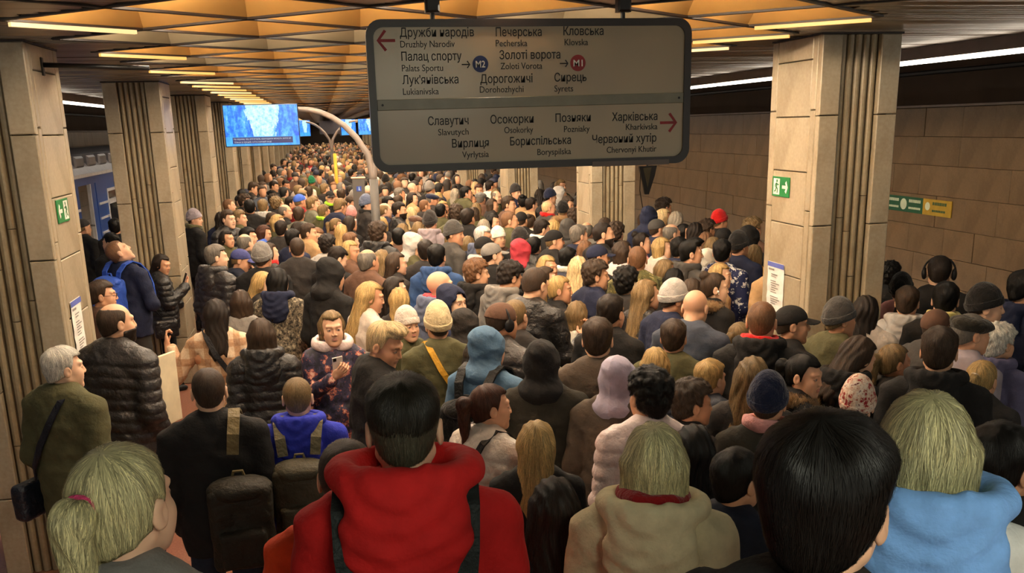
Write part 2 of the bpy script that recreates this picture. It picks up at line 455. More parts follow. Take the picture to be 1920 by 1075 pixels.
for s_, x in ((1, E_R), (-1, E_L)):
    obj('fascia_board', MB().box(x - .03, x + .03, -2, YEND, ZC - .10, ZC + .04).mesh('fascia'), ceil, M['fascia'])
    obj('fascia_ledge', MB().box(min(x, x + s_ * .35), max(x, x + s_ * .35), -2, YEND, ZC + .02, ZC + .06).mesh('fascia'), ceil, M['dark'])
    yy = 1.0; i = 0
    bays = [(1.0, 6.2), (6.3, 12.1), (12.2, 18.0), (18.1, 24.2), (24.3, 36), (36.1, 55), (55.1, 86)]
    for i, (a, b) in enumerate(bays):
        me = MB().box(-.022, .022, a, b, -.014, .016).mesh('edge_lamp')
        nm = ['nearest', 'second', 'third', 'fourth', 'fifth', 'sixth', 'farthest'][i]
        obj('strip_light', me, None, lamp_edge, (x, 0, ZC - .121), label=f'{nm} white lamp strip above the {"right" if s_ > 0 else "left"} platform edge', cat='ceiling light', group='white strips above the platform edges')
# lamp panel over the stairs (behind the photographer's shoulder)
p_ = obj('ceiling_light', MB().box(-.6, .6, -.15, .15, -.02, .02).mesh('stair_lamp'), None, emit('stair_lamp', (.98, 1.0, .80), LAMP_BACK), (.9, -.75, ZC - .03))
props(p_, 'pale lamp panel in the slatted ceiling over the stairs', 'ceiling light')
# ------------------------------------------------------------------ walls beyond the tracks
slab_me = {}
def slab(dx, dy, dz, c=.006, axis='x', mat='wall'):
    key = (round(dx, 3), round(dy, 3), round(dz, 3), axis, mat)
    if key not in slab_me:
        slab_me[key] = MB().chamfer(-dx / 2, dx / 2, -dy / 2, dy / 2, -dz / 2, dz / 2, c, axis).mesh('slab'); slab_me[key].materials.append(M[mat])
    return slab_me[key]
for nm, xw, s_ in (('wall_right', W_R, 1), ('wall_left', W_L, -1)):
    wl = obj(nm, MB().box(min(xw + s_ * .03, xw + s_ * .3), max(xw + s_ * .03, xw + s_ * .3), -2, YEND, -1.3, CAM_Z + .106).mesh(nm), mat=M['core'] if s_ > 0 else M['darkband'], kind='structure')
    obj('upper_band', MB().box(min(xw + s_ * .1, xw + s_ * .3), max(xw + s_ * .1, xw + s_ * .3), -2, YEND, CAM_Z + .106, ZC + .5).mesh('upper_band'), wl, M['darkband'])
    obj('ledge', MB().box(min(xw - s_ * .03, xw + s_ * .12), max(xw - s_ * .03, xw + s_ * .12), -2, YEND, CAM_Z + .096, CAM_Z + .124).mesh('ledge'), wl, M['fascia'])
    obj('pipe', MB().tube([(xw + s_ * .05, -2, CAM_Z + .55), (xw + s_ * .05, YEND, CAM_Z + .55)], .03, 6).mesh('pipe'), wl, M['black'])
    field = MB()
    zs = [-.2, .22, .60, .98, 1.36, 1.78, 2.18, 2.56, CAM_Z + .09]
    for ci in range(len(zs) - 1):
        y = 5.0 + rnd.random() * .5; z0, z1 = zs[ci], zs[ci + 1]
        while y < YEND - 1:
            L = rnd.choice((.62, .62, .80, .95)); th = rnd.choice((.030, .034, .040))
            if s_ > 0 and 8.5 < y < 30 and z1 > 1.0: obj('slab', slab(th, L - .004, z1 - z0 - .004, .003), wl, None, (xw + .035 - th / 2, y + L / 2, (z0 + z1) / 2))
            else:
                if y > 30: L = 3.0
                field.box(min(xw, xw + s_ * .03), max(xw, xw + s_ * .03), y + .004, y + L - .004, z0 + .004, z1 - .004)
            y += L
    obj('slab_field', field.mesh('slabs'), wl, M['wall'], kind='stuff')
wf = obj('wall_far', MB().box(W_L - .3, W_R + .3, YEND - .3, YEND, -1.3, ZC + .6).mesh('wall_far'), mat=M['dark'], kind='structure')
# ------------------------------------------------------------------ pillars
PW, PD = .595, .75
fl_prof = []
def flute(h):
    key = ('flute', round(h, 3))
    if key not in slab_me:
        mb = MB(); n = 7; r = .0247; pts = []
        for i in range(n): a = PI * i / (n - 1); pts.append((math.cos(a) * r, -math.sin(a) * r * 1.15, -h / 2))
        mb.poly(pts, (0, 0, 0), (0, 0, h)); slab_me[key] = mb.mesh('flute', True); slab_me[key].materials.append(M['marble_flute'])
        slab_me[key].polygons.foreach_set('use_smooth', np.zeros(len(slab_me[key].polygons), bool))
    return slab_me[key]
def pillar(x_in, y_near, s_, label, full):
    p = empty('pillar', (x_in + s_ * PW / 2, y_near + PD / 2, 0), label=label, cat='pillar', group='marble-clad pillars')
    hx, hy = PW / 2, PD / 2
    def P(name, me, loc, mt=None): return obj(name, me, p, mt, loc)
    P('core', MB().box(-hx + .05, hx - .05, -hy + .06, hy - .04, 0, ZC + .02).mesh('core'), (0, 0, 0), M['core'])
    bw = PW * .26
    top = ZC - .008
    P('cap_line', MB().box(-hx - .006, hx + .006, -hy - .006, hy + .006, ZC - .012, ZC + .0).mesh('cap'), (0, 0, 0), M['beam'])
    if full:
        cs = [0.0, .55, 1.27, 2.10, 2.86, top]
        for sx in (-1, 1):
            for a, b in zip(cs, cs[1:]): P('slab', slab(bw - .006, .055, b - a - .007, .006, 'y', 'marble'), (sx * (hx - bw / 2), -hy + .0275, (a + b) / 2))
        fs = [[0, .98, 2.05, top], [0, .62, 1.72, top], [0, .80, 2.3, top], [0, .55, 1.85, top], [0, .9, 2.15, top]]
        for i in range(5):
            f_ = fs[(i + int(abs(y_near) * 3)) % 5]
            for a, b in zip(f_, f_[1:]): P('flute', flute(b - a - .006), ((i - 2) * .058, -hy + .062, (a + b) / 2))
        cs = [0, .16, .545, .93, 1.315, 1.70, 2.085, 2.47, 2.855, 3.24, top]
        xi = -s_ * (hx - .02)
        for a, b in zip(cs, cs[1:]): P('slab', slab(.04, PD * .70 - .006, b - a - .007, .005, 'x', 'marble'), (xi, PD * .02, (a + b) / 2))
        cs = [0, .7, 1.4, 2.2, 2.9, top]
        for sy, wy in ((-1, .13), (1, .17)):
            yc = -hy + .055 + (PD * .37 - .055) / 2 - .0 if False else None
            lo = -hy + .058 if sy < 0 else PD * .37 + .003
            hi = PD * (-.33) - .003 if sy < 0 else hy - .002
            for a, b in zip(cs, cs[1:]): P('slab', slab(.04, hi - lo, b - a - .007, .005, 'x', 'marble'), (xi, (lo + hi) / 2, (a + b) / 2))
    else:
        for sx in (-1, 1): P('slab', slab(bw - .006, .055, top, .006, 'y', 'marble'), (sx * (hx - bw / 2), -hy + .0275, top / 2))
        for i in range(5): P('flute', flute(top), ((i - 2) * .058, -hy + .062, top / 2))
        P('slab', slab(.04, PD - .06, top, .006, 'x', 'marble'), (-s_ * (hx - .02), .028, top / 2))
    P('slab', slab(.04, PD - .06, top, .006, 'x', 'marble'), (s_ * (hx - .02), .028, top / 2))
    P('slab', slab(PW - .085, .03, top, .006, 'y', 'marble'), (0, hy - .015, top / 2))
    return p
LY = [6.387, 11.38, 15.74, 19.67] + [23.4 + 4.2 * i for i in range(15)]
RY = [6.314, 12.14, 18.0, 24.25] + [30.1 + 5.7 * i for i in range(10)]
nth = ['first', 'second', 'third', 'fourth', 'fifth', 'sixth', 'seventh', 'eighth', 'ninth', 'tenth', 'eleventh', 'twelfth', 'thirteenth', 'fourteenth', 'fifteenth', 'sixteenth', 'seventeenth', 'eighteenth', 'nineteenth']
for i, y in enumerate(LY):
    pillar(XL, y, -1, 'nearest left pillar of beige marble, cut by the picture edge' if i == 0 else f'{nth[i]} fluted marble pillar of the left row, counted from the front', i < 5)
for i, y in enumerate(RY):
    pillar(XR, y, 1, 'nearest right pillar of beige marble with exit sign and notice' if i == 0 else f'{nth[i]} fluted marble pillar of the right row, counted from the front', i < 4)
TEXTS = [('Дружби народів', -0.6665, 0.2822, 0.3656, 'B'), ('Печерська', -0.191, 0.2813, 0.2333, 'B'), ('Кловська', 0.155, 0.2839, 0.2086, 'B'), ('Палац спорту', -0.6647, 0.1712, 0.2983, 'B'), ('Золоті ворота', -0.1752, 0.1731, 0.3124, 'B'), ("Лук'янівська", -0.6654, 0.0612, 0.2787, 'B'), ('Дорогожичі', -0.2761, 0.0602, 0.2678, 'B'), ('Сирець', 0.1055, 0.062, 0.168, 'B'), ('Славутич', -0.5479, -0.1372, 0.2052, 'B'), ('Осокорки', -0.2305, -0.1368, 0.2241, 'B'), ('Позняки', 0.1086, -0.1367, 0.187, 'B'), ('Харківська', 0.4102, -0.1382, 0.2467, 'B'), ('Вирлиця', -0.4312, -0.2495, 0.189, 'B'), ('Бориспільська', -0.1312, -0.2472, 0.3208, 'B'), ('Червоний хутір', 0.304, -0.2482, 0.349, 'B'), ('Druzhby Narodiv', -0.6665, 0.233, 0.268, 'S'), ('Pecherska', -0.1924, 0.2337, 0.16, 'S'), ('Klovska', 0.1601, 0.2357, 0.1223, 'S'), ('Palats Sportu', -0.6647, 0.1213, 0.2031, 'S'), ('Zoloti Vorota', -0.1711, 0.1249, 0.2136, 'S'), ('Lukianivska', -0.6654, 0.0108, 0.1776, 'S'), ('Dorohozhychi', -0.2803, 0.0142, 0.2242, 'S'), ('Syrets', 0.1048, 0.0127, 0.098, 'S'), ('Slavutych', -0.4991, -0.1876, 0.1546, 'S'), ('Osokorky', -0.1602, -0.1857, 0.1502, 'S'), ('Pozniaky', 0.1532, -0.1881, 0.1366, 'S'), ('Kharkivska', 0.4856, -0.1856, 0.1722, 'S'), ('Vyrlytsia', -0.3814, -0.301, 0.1375, 'S'), ('Boryspilska', 0.0105, -0.2991, 0.1787, 'S'), ('Chervonyi Khutir', 0.3819, -0.299, 0.272, 'S')]
# ================================================================== SIGNS, SCREENS, TRAIN
KS = .915
def frame(origin, u, v, k=1.0):
    u, v = Vector(u), Vector(v); n = u.cross(v); mm = Matrix.Identity(4)
    for r in range(3): mm[r][0], mm[r][1], mm[r][2], mm[r][3] = u[r] * k, v[r] * k, n[r] * k, origin[r]
    return mm
txt_cache = {}
def text_mesh(body, offset=0.0, extrude=.01):
    c = bpy.data.curves.new('lettering', 'FONT'); c.body = body; c.size = 1.0; c.offset = offset; c.extrude = extrude; c.resolution_u = 3
    o = bpy.data.objects.new('lettering_tmp', c); C.objects.link(o); dg = bpy.context.evaluated_depsgraph_get(); dg.update()
    me = bpy.data.meshes.new_from_object(o.evaluated_get(dg)); bpy.data.objects.remove(o); bpy.data.curves.remove(c)
    xs = [v.co.x for v in me.vertices]; return me, min(xs), max(xs)
def lettering(parent, body, x, y, width, height, mat, z, bold=0.0):
    """text with its left end at x, baseline y, fitted to a width; height = cap height"""
    me, a, b = text_mesh(body, bold); sx = width / (b - a); sy = height / .69
    return obj('lettering', me, parent, mat, (x - a * sx, y, z), None, (sx, sy, .1))
def rounded(w_, h, r, n=6):
    pts = []
    for cx_, cy_, a0 in ((w_/2-r, h/2-r, 0), (-w_/2+r, h/2-r, PI/2), (-w_/2+r, -h/2+r, PI), (w_/2-r, -h/2+r, 1.5*PI)):
        for i in range(n + 1): a = a0 + PI / 2 * i / n; pts.append((cx_ + r * math.cos(a), cy_ + r * math.sin(a), 0))
    return pts
def ring_prism(outer, inner, z0, z1):
    mb = MB(); n = len(outer)
    mb.v = [(p[0], p[1], z0) for p in outer] + [(p[0], p[1], z1) for p in outer] + [(p[0], p[1], z0) for p in inner] + [(p[0], p[1], z1) for p in inner]
    for i in range(n):
        j = (i + 1) % n
        mb.f += [(i, j, n + j, n + i), (n + i, n + j, 3*n + j, 3*n + i), (2*n + j, 2*n + i, 3*n + i, 3*n + j), (j, i, 2*n + i, 2*n + j)]
    return mb
def arrow(parent, x0, x1, y, head, th, mat, z):
    """arrow from x0 to its tip x1"""
    s_ = 1 if x1 > x0 else -1; mb = MB()
    mb.poly([(x0, y - th/2, 0), (x1 - s_*th*.5, y - th/2, 0), (x1 - s_*th*.5, y + th/2, 0), (x0, y + th/2, 0)], (0, 0, z), (0, 0, z + .001))
    for q in (1, -1):
        mb.poly([(x1, y, 0), (x1 - s_*th*1.0, y, 0), (x1 - s_*(head + th*.3), y + q*(head - th*.2), 0), (x1 - s_*(head - th*.5), y + q*(head + th*.4), 0)], (0, 0, z + .0003), (0, 0, z + .0013))
    return obj('arrow', mb.mesh('arrow'), parent, mat)
def disc(parent, x, y, r, z, mat, name='disc'):
    return obj(name, MB().poly([(x + r*math.cos(2*PI*i/28), y + r*math.sin(2*PI*i/28), 0) for i in range(28)], (0, 0, z), (0, 0, z + .0012)).mesh('disc'), parent, mat)
SW, SH = 1.665, .725
sg = empty('station_sign', label='large hanging station sign with rounded dark frame and red arrows', cat='sign'); sg.matrix_world = frame((.990, 4.529, CAM_Z + .1327), (1, 0, 0), (0, 0, 1), KS)
obj('frame', ring_prism(rounded(SW, SH, .075), rounded(SW - .072, SH - .072, .05), -.05, .012).mesh('frame'), sg, M['sign_frame'])
obj('face', MB().poly(rounded(SW - .06, SH - .06, .05), (0, 0, -.045), (0, 0, 0)).mesh('face'), sg, M['sign'])
bar = obj('divider', MB().chamfer(-SW/2 + .036, SW/2 - .036, -.026, .026, 0, .010, .003, 'z').mesh('divider'), sg, plain('divider_metal', '7d7a66', .35), (0, -.033, 0), (0, 0, .005))
for x in (-.77, .77): obj('screw', MB().tube([(x, 0, .009), (x, 0, .013)], .006, 10).mesh('screw'), bar, M['black'])
for t, x, y, w_, st in TEXTS: lettering(sg, t, x, y, w_, .040 if st == 'B' else .031, M['ink'], .001, .007 if st == 'B' else 0)
arrow(sg, -.6907, -.7811, .2656, .045, .014, M['red_ink'], .001); arrow(sg, .6717, .766, -.1533, .045, .014, M['red_ink'], .001)
arrow(sg, -.367, -.3242, .150, .016, .006, M['ink'], .001); arrow(sg, .1343, .1787, .149, .016, .006, M['ink'], .001)
for x, y, mt, tx in ((-.2731, .1515, M['blue_ink'], 'M2'), (.229, .1505, M['red_ink'], 'M1')):
    d_ = disc(sg, x, y, .040, .001, mt); lettering(d_, tx, x - .024, y - .016, .048, .031, M['white_text'], .0028, .01)
for x in (.581 - 1.082, 1.5535 - 1.082):
    obj('hanger', MB().tube([(x, SH/2 - .01, -.02), (x, SH/2 + .03, -.02)], .012, 10).mesh('hanger'), sg, M['black'])
    obj('hanger_clamp', MB().chamfer(x - .035, x + .035, SH/2 + .03, SH/2 + .115, -.05, .02, .01, 'z').mesh('clamp'), sg, M['black'])
obj('clip_plate', MB().box(.30, .72, -SH/2 - .004, -SH/2 + .022, .012, .016).mesh('plate'), sg, plain('clip_plate', '5d4c40', .3))
# second station sign far down the hall, seen dark
s2 = empty('station_sign', label='small dark hanging signboard far down the hall', cat='sign'); s2.matrix_world = frame((.567, 51.2, CAM_Z + .0915), (1, 0, 0), (0, 0, 1), KS)
obj('board', MB().poly(rounded(1.30, .72, .07), (0, 0, -.04), (0, 0, .0)).mesh('board'), s2, plain('dark_board', '2c2a36', .5))
obj('hanger', MB().tube([(0, .35, -.02), (0, .52, -.02)], .05, 8).mesh('hanger'), s2, M['black'])
# ---- video screens on arched posts
def screen_mat():
    t = NT('video_picture'); co = t.mapped((1, 1, 1), 'Object')
    sx = t.node('ShaderNodeSeparateXYZ'); t.link(co, sx.inputs[0])
    n1 = t.noise(6, t.mapped((1.6, .45, 1)), 5, .7); n2 = t.noise(17, None, 4, .65)
    bg = t.ramp(t.math('ADD', t.math('MULTIPLY', n1, .7), t.math('MULTIPLY', n2, .3)), [(.34, (.005, .03, .85)), (.48, (.02, .22, 1.0)), (.58, (.10, .50, 1.0)), (.70, (.62, .88, 1.0))])
    # pale tapered form in the middle of the picture
    half = t.math('ADD', .19, t.math('MULTIPLY', sx.outputs[1], .20))
    wob = t.math('MULTIPLY', t.math('SUBTRACT', n1, .5), .30)
    dx = t.math('ABSOLUTE', t.math('ADD', t.math('SUBTRACT', sx.outputs[0], .02), wob))
    ins = t.math('LESS_THAN', dx, half); ins = t.math('MULTIPLY', ins, t.math('GREATER_THAN', sx.outputs[1], -.16))
    c = t.mix(ins, bg, t.ramp(n2, [(.35, (.22, .62, 1.0)), (.6, (.66, .90, 1.0))]))
    low = t.math('LESS_THAN', sx.outputs[1], -.155)
    c = t.mix(low, c, t.ramp(n1, [(.3, (.01, .20, 1.0)), (.7, (.10, .55, 1.0))]))
    t.base((.01, .01, .02)); t.set(Roughness=.2); t.link(c, t.b.inputs['Emission Color']); t.b.inputs['Emission Strength'].default_value = .55
    return t.m
M['video'] = screen_mat(); M['capt'] = emit('caption_bar', (.0, .04, .45), .14, .01); M['capt_text'] = emit('caption_text', (.75, .88, 1.0), .36, .02)
M['casing'] = plain('screen_casing', '1c2030', .4)
def screen(cx_, y, zc, ang, label, caption=False):
    s_ = empty('video_screen', label=label, cat='screen', group='blue video screens'); ca, sa = math.cos(ang), math.sin(ang)
    s_.matrix_world = frame((cx_, y, zc), (ca, sa, 0), (0, 0, 1), KS)
    obj('casing', MB().chamfer(-.5375, .5375, -.298, .298, -.06, 0, .008, 'z').mesh('casing'), s_, M['casing'])
    obj('picture', MB().box(-.525, .525, -.287, .287, 0, .003).mesh('picture'), s_, M['video'])
    if caption:
        b = obj('caption', MB().box(-.43, .43, -.255, -.165, .003, .005).mesh('caption'), s_, M['capt'])
        lettering(b, 'На відміну від алігаторів, крокодили можуть жити не', -.415, -.200, .82, .023, M['capt_text'], .0055)
        lettering(b, 'тільки в прісній, а й в солоній воді', -.41, -.243, .53, .023, M['capt_text'], .0055)
    return s_
screen(-.763, 13.66, CAM_Z + .073, 0, 'bright blue video screen with caption, largest, left of station sign', True)
screen(2.13, 13.66, CAM_Z + .073, 0, 'blue video screen hidden behind the station sign')
screen(-.512, 34.8, CAM_Z + .055, 1.2, 'narrow blue screen turned edge-on beside the largest screen')
screen(.98, 34.9, CAM_Z + .055, 1.0, 'small blue screen between the dark board and the curved arm')
screen(1.80, 34.8, CAM_Z + .055, 0, 'blue screen partly covered by the left edge of station sign')
def post(x, y, label, arms):
    p = empty('screen_post', (x, y, 0), label=label, cat='post')
    prof = [(0, 0, 0), (0, 0, CAM_Z - .69)]
    obj('pole', MB().tube(prof, .062, 14).mesh('pole', True), p, M['steel_post'])
    obj('base_plate', MB().tube([(0, 0, 0), (0, 0, .02)], .16, 14).mesh('base'), p, M['black'])
    for s_ in arms:
        pts = [(0, 0, CAM_Z - .80), (s_*.005, 0, CAM_Z - .70), (s_*.06, 0, CAM_Z - .383), (s_*.22, 0, CAM_Z - .129), (s_*.39, 0, CAM_Z + .053), (s_*.56, 0, CAM_Z + .175), (s_*.73, 0, CAM_Z + .252), (s_*.90, 0, CAM_Z + .29), (s_*1.05, 0, CAM_Z + .298), (s_*1.60, 0, CAM_Z + .298)]
        pts = [(q[0] * KS, 0, CAM_Z + (q[2] - CAM_Z) * KS) for q in pts]
        obj('arm', MB().tube(pts, [.055, .05, .045, .042, .04, .038, .036, .035, .035, .035], 12).mesh('arm', True), p, M['arm'], (0, .06, 0))
    return p
post(.684, 13.72, 'tall grey post with curved arms carrying the largest screen', (-1, 1))
post(.357, 34.9, 'distant thin post with two curved arms', (-1, 1))
# ---- information column and yellow pole
k = empty('information_column', (.549, 16.0, 0), label='grey information column with small blue emblem in the crowd', cat='information point')
obj('body', MB().chamfer(-.096, .096, -.09, .09, 0, 2.07, .008, 'z').mesh('column'), k, plain('column_paint', '56524e', .45))
obj('top', MB().chamfer(-.115, .115, -.10, .10, 2.07, 2.09, .006, 'z').mesh('top'), k, plain('column_top', 'c9a98c', .5))
e_ = obj('emblem', MB().box(-.04, .04, -.095, -.089, 1.87, 1.95).mesh('emblem'), k, emit('emblem_blue', (.02, .12, .6), .25, .02))
obj('letter', MB().poly([(-.008, -.097, 1.885), (.018, -.097, 1.885), (.006, -.097, 1.94), (-.004, -.097, 1.94)], (0, 0, 0), (0, -.002, 0)).mesh('letter'), e_, M['capt_text'])
y_ = obj('yellow_pole', MB().tube([(0, 0, 0), (0, 0, 2.29)], .04, 10).mesh('yellow_pole', True), None, plain('yellow_paint', 'c9a322', .5), (.302, 23.8, 0), label='thin yellow pole rising from the distant crowd', cat='pole')
# ---- exit signs and notices on the first pillars
def exit_sign(mat, label):
    e = empty('exit_sign', label=label, cat='sign', group='green exit signs'); e.matrix_world = mat
    obj('plate', MB().chamfer(-.152, .152, -.08, .08, 0, .008, .002, 'z').mesh('plate'), e, M['green_sign'])
    return e
def exit_marks(e, s_):
    z = .0085; w_ = M['white_text']
    d = obj('doorway', MB().poly([(s_*-.125, -.065, 0), (s_*-.015, -.065, 0), (s_*-.015, .065, 0), (s_*-.125, .065, 0)] if s_ > 0 else [(.015, -.065, 0), (.125, -.065, 0), (.125, .065, 0), (.015, .065, 0)], (0, 0, z), (0, 0, z + .001)).mesh('door'), e, w_)
    c = s_ * -.066
    mb = MB(); z2 = z + .0015
    mb.tube([(c + s_*.004, .045, z2), (c + s_*.004, .0451, z2 + .001)], .012, 10)
    def limb(pts, r):
        for a, b in zip(pts, pts[1:]):
            a, b = Vector((c + s_*a[0], a[1], 0)), Vector((c + s_*b[0], b[1], 0)); d_ = (b - a).normalized(); n = Vector((-d_.y, d_.x, 0)) * r
            mb.poly([a - n, b - n, b + n, a + n] , (0, 0, z2), (0, 0, z2 + .001))
    limb([(0, .030), (-.006, -.005)], .010); limb([(-.004, -.002), (.018, -.022), (.014, -.052)], .006); limb([(-.006, -.004), (-.016, -.032), (-.038, -.042)], .006)
    limb([(.002, .026), (.026, .012), (.034, .022)], .0045); limb([(-.002, .026), (-.024, .016), (-.026, -.006)], .0045)
    for q in range(1): pass
    head = MB().poly([(c + s_*.004 + .012*math.cos(2*PI*i/14), .046 + .012*math.sin(2*PI*i/14), 0) for i in range(14)], (0, 0, z2), (0, 0, z2 + .001))
    b0 = len(mb.v); mb.v += head.v; mb.f += [tuple(i + b0 for i in f) for f in head.f]
    obj('running_figure', mb.mesh('figure'), e, M['green_sign'])
    arrow(e, s_*.03, s_*.13, 0, .040, .026, w_, z)
eR = exit_sign(frame((XR - .002, 6.814, CAM_Z - .499), (0, -1, 0), (0, 0, 1), KS), 'green running-man exit sign on the right pillar'); exit_marks(eR, 1)
eL = exit_sign(frame((XL + .002, 6.707, CAM_Z - .467), (0, 1, 0), (0, 0, 1), KS), 'green running-man exit sign on the left pillar'); exit_marks(eL, -1)
def notice(mat, label):
    e = empty('paper_notice', label=label, cat='notice', group='paper notices on pillars'); e.matrix_world = mat
    mb = MB(); n = 8
    for i in range(n + 1):
        y = .205 - .41 * i / n; b = .002 + .006 * math.sin(i * 1.3) ** 2
        mb.v += [(-.148, y, b), (.148, y, b * .4), (.148, y, b * .4 + .0012), (-.148, y, b + .0012)]
    for i in range(n):
        o = i * 4
        for q in range(4): j = (q + 1) % 4; mb.f.append((o + q, o + 4 + q, o + 4 + j, o + j))
    mb.f += [(0, 1, 2, 3), (n*4+3, n*4+2, n*4+1, n*4)]
    obj('sheet', mb.mesh('sheet'), e, M['paper'])
    obj('heading', MB().box(-.148, .148, .165, .204, .009, .0098).mesh('heading'), e, M['paper_blue'])
    lines = MB(); r2 = random.Random(3); y = .135
    lines.box(-.125, -.02, y, y + .016, .010, .0105); y -= .035
    while y > -.17:
        if r2.random() > .2:
            a = -.09 + r2.random() * .03; lines.box(a, a + .08 + r2.random() * .09, y, y + .008, .010, .0105)
        y -= .019
    obj('print_lines', lines.mesh('lines'), e, M['print_grey'])
notice(frame((XR - .003, 6.826, CAM_Z - 1.263), (0, -1, 0), (0, 0, 1), KS), 'white paper notice with blue heading on the right pillar')
notice(frame((XL + .003, 6.68, CAM_Z - 1.2325), (0, 1, 0), (0, 0, 1), KS), 'white paper notice with blue heading on the left pillar')
# ---- line strip on the track wall
ws = empty('wall_sign', label='green and yellow line sign on the right track wall', cat='sign'); ws.matrix_world = frame((W_R - .006, 12.44, CAM_Z - 1.226), (0, -1, 0), (0, 0, 1), KS)
obj('green_panel', MB().box(-1.2, .38, -.118, .118, -.004, .008).mesh('panel'), ws, M['green_dark']); obj('yellow_panel', MB().box(.383, 1.07, -.118, .118, -.004, .008).mesh('panel'), ws, M['yellow_sign'])
disc(ws, -.12, 0, .085, .0085, M['sign_cream'], 'line_roundel'); disc(ws, .50, .01, .06, .0085, M['sign_cream'], 'line_roundel')
for x, mt in ((-.55, 'sign_cream'), (.02, 'sign_cream'), (.62, 'green_dark')):
    mb = MB(); r2 = random.Random(int(x * 100))
    for y in (.035, -.065):
        q = x
        while q < x + .30: w_ = .018 + r2.random() * .014; mb.box(q, q + w_, y, y + (.045 if y > 0 else .032), .0085, .0092); q += w_ + .008
    obj('print_lines', mb.mesh('print'), ws, M[mt])
# ---- bracket rod on the left pillar
b_ = empty('wall_bracket', (XL, 6.723, CAM_Z + .421), label='black rod bracket projecting from the nearest left pillar', cat='bracket')
obj('plate', MB().chamfer(0, .012, -.02, .02, -.055, .055, .004, 'x').mesh('plate'), b_, M['black'])
obj('rod', MB().tube([(.01, 0, .01), (.64, 0, -.018)], .015, 10).mesh('rod', True), b_, M['black'])
# ---- hanging train-driver monitor by the second right pillar
mo = empty('hanging_mirror', (4.337, 12.72, CAM_Z - .604), label='dark framed mirror hanging beside the second right pillar', cat='mirror')
obj('back', MB().poly([(-.12, 0, .02), (.13, 0, .02), (.10, 0, -.12), (.02, 0, -.36), (-.03, 0, -.36)], (0, -.02, 0), (0, .03, 0)).mesh('back'), mo, M['black'])
obj('glass', MB().poly([(-.07, -.024, .0), (.05, -.024, .0), (.03, -.024, -.12), (0, -.024, -.28)], (0, 0, 0), (0, -.002, 0)).mesh('glass'), mo, plain('mirror_glass', '8a8068', .12, .8))
obj('hanger', MB().tube([(0, .01, .02), (0, .01, 1.15)], .014, 8).mesh('hanger'), mo, M['black'])
obj('cable', MB().tube([(-.09, .01, .0), (-.10, .01, -.3), (-.02, .01, -.75)], .006, 6).mesh('cable'), mo, M['black'])
# ---- metro train at the left platform
tr = empty('metro_train', (-3.705, 0, 0), label='blue metro train with open door at the left platform', cat='train')
blue = plain('train_blue', '3a5aa0', .3, 0, .05); roofm = plain('train_roof', '8c8a90', .35, .4); trim = plain('train_trim', 'd8d8dc', .3); yel = plain('train_yellow', 'b08a3a', .4)
glassm = NT('train_glass'); glassm.base((.03, .03, .035)); glassm.set(Roughness=.08); glassm = glassm.m
inter = plain('train_interior', 'a89878', .6)
doors = [8.4, 12.2, 15.9, 19.8, 23.6]
Y0, Y1 = 6.6, 25.3; zt, zb = 2.21, -.1
def side_piece(a, b, win):
    mb = MB()
    if not win: mb.box(-.06, 0, a, b, zb, zt)
    else:
        wa, wb = (a + b) / 2 - .58, (a + b) / 2 + .58
        mb.box(-.06, 0, a, wa, zb, zt); mb.box(-.06, 0, wb, b, zb, zt); mb.box(-.06, 0, wa, wb, zb, 1.05); mb.box(-.06, 0, wa, wb, 1.95, zt)
    o = obj('side_panel', mb.mesh('side'), tr, blue)
    if win:
        f = obj('window', ring_prism([(wa, 1.05, 0), (wb, 1.05, 0), (wb, 1.95, 0), (wa, 1.95, 0)], [(wa+.05, 1.10, 0), (wb-.05, 1.10, 0), (wb-.05, 1.90, 0), (wa+.05, 1.90, 0)], -.03, .012).mesh('window'), tr, trim)
        f.matrix_parent_inverse = Matrix.Identity(4); f.matrix_local = frame((0, 0, 0), (0, 1, 0), (0, 0, 1))
        obj('pane', MB().box(wa + .05, wb - .05, 1.10, 1.70, -.02, -.014).mesh('pane'), f, glassm)
        obj('vent_pane', MB().box(wa + .05, wb - .05, 1.74, 1.90, -.02, -.014).mesh('pane'), f, glassm)
        obj('bar', MB().box(wa + .02, wb - .02, 1.69, 1.76, -.02, .03).mesh('bar'), f, trim)
        for z in (1.24, 1.48, 1.72):
            for ya, yb in ((a + .06, wa - .03), (wb + .03, b - .06)):
                if yb - ya > .1: obj('white_strip', MB().box(.0, .016, ya, yb, z, z + .035).mesh('white_strip'), tr, trim)  # white strips at each side of the window
edges = [Y0]
for d in doors: edges += [d, d + 1.2]
edges.append(Y1)
for i in range(0, len(edges), 2): side_piece(edges[i], edges[i + 1], edges[i + 1] - edges[i] > 1.7)
obj('roof_edge_reflection', MB().box(-.10, .02, Y0, Y1, zt, zt + .05).mesh('edge'), tr, trim)  # white strip standing in for the platform lamp's reflection along the roof
mb = MB(); pr = [(0, zt + .05), (-.12, zt + .20), (-.42, zt + .33), (-1.3, zt + .40), (-2.2, zt + .33), (-2.5, zt + .2), (-2.65, zt + .05)]
mb.poly([(p[0], Y0, p[1]) for p in pr], (0, 0, 0), (0, Y1 - Y0, 0)); obj('roof', mb.mesh('roof'), tr, roofm)
y = Y0 + .3
while y < Y1 - .5:
    obj('roof_vent', MB().chamfer(-.36, -.06, y, y + .55, zt + .14, zt + .32, .03, 'x').mesh('vent'), tr, roofm); y += .85
obj('sill', MB().box(-.06, .03, Y0, Y1, zb - .1, .02).mesh('sill'), tr, yel)
obj('yellow_band', MB().box(-.002, .008, Y0, doors[2] - .01, .62, .80).mesh('band'), tr, yel); obj('yellow_band', MB().box(-.002, .008, doors[2] + 1.21, doors[3] - .01, .62, .80).mesh('band'), tr, yel)
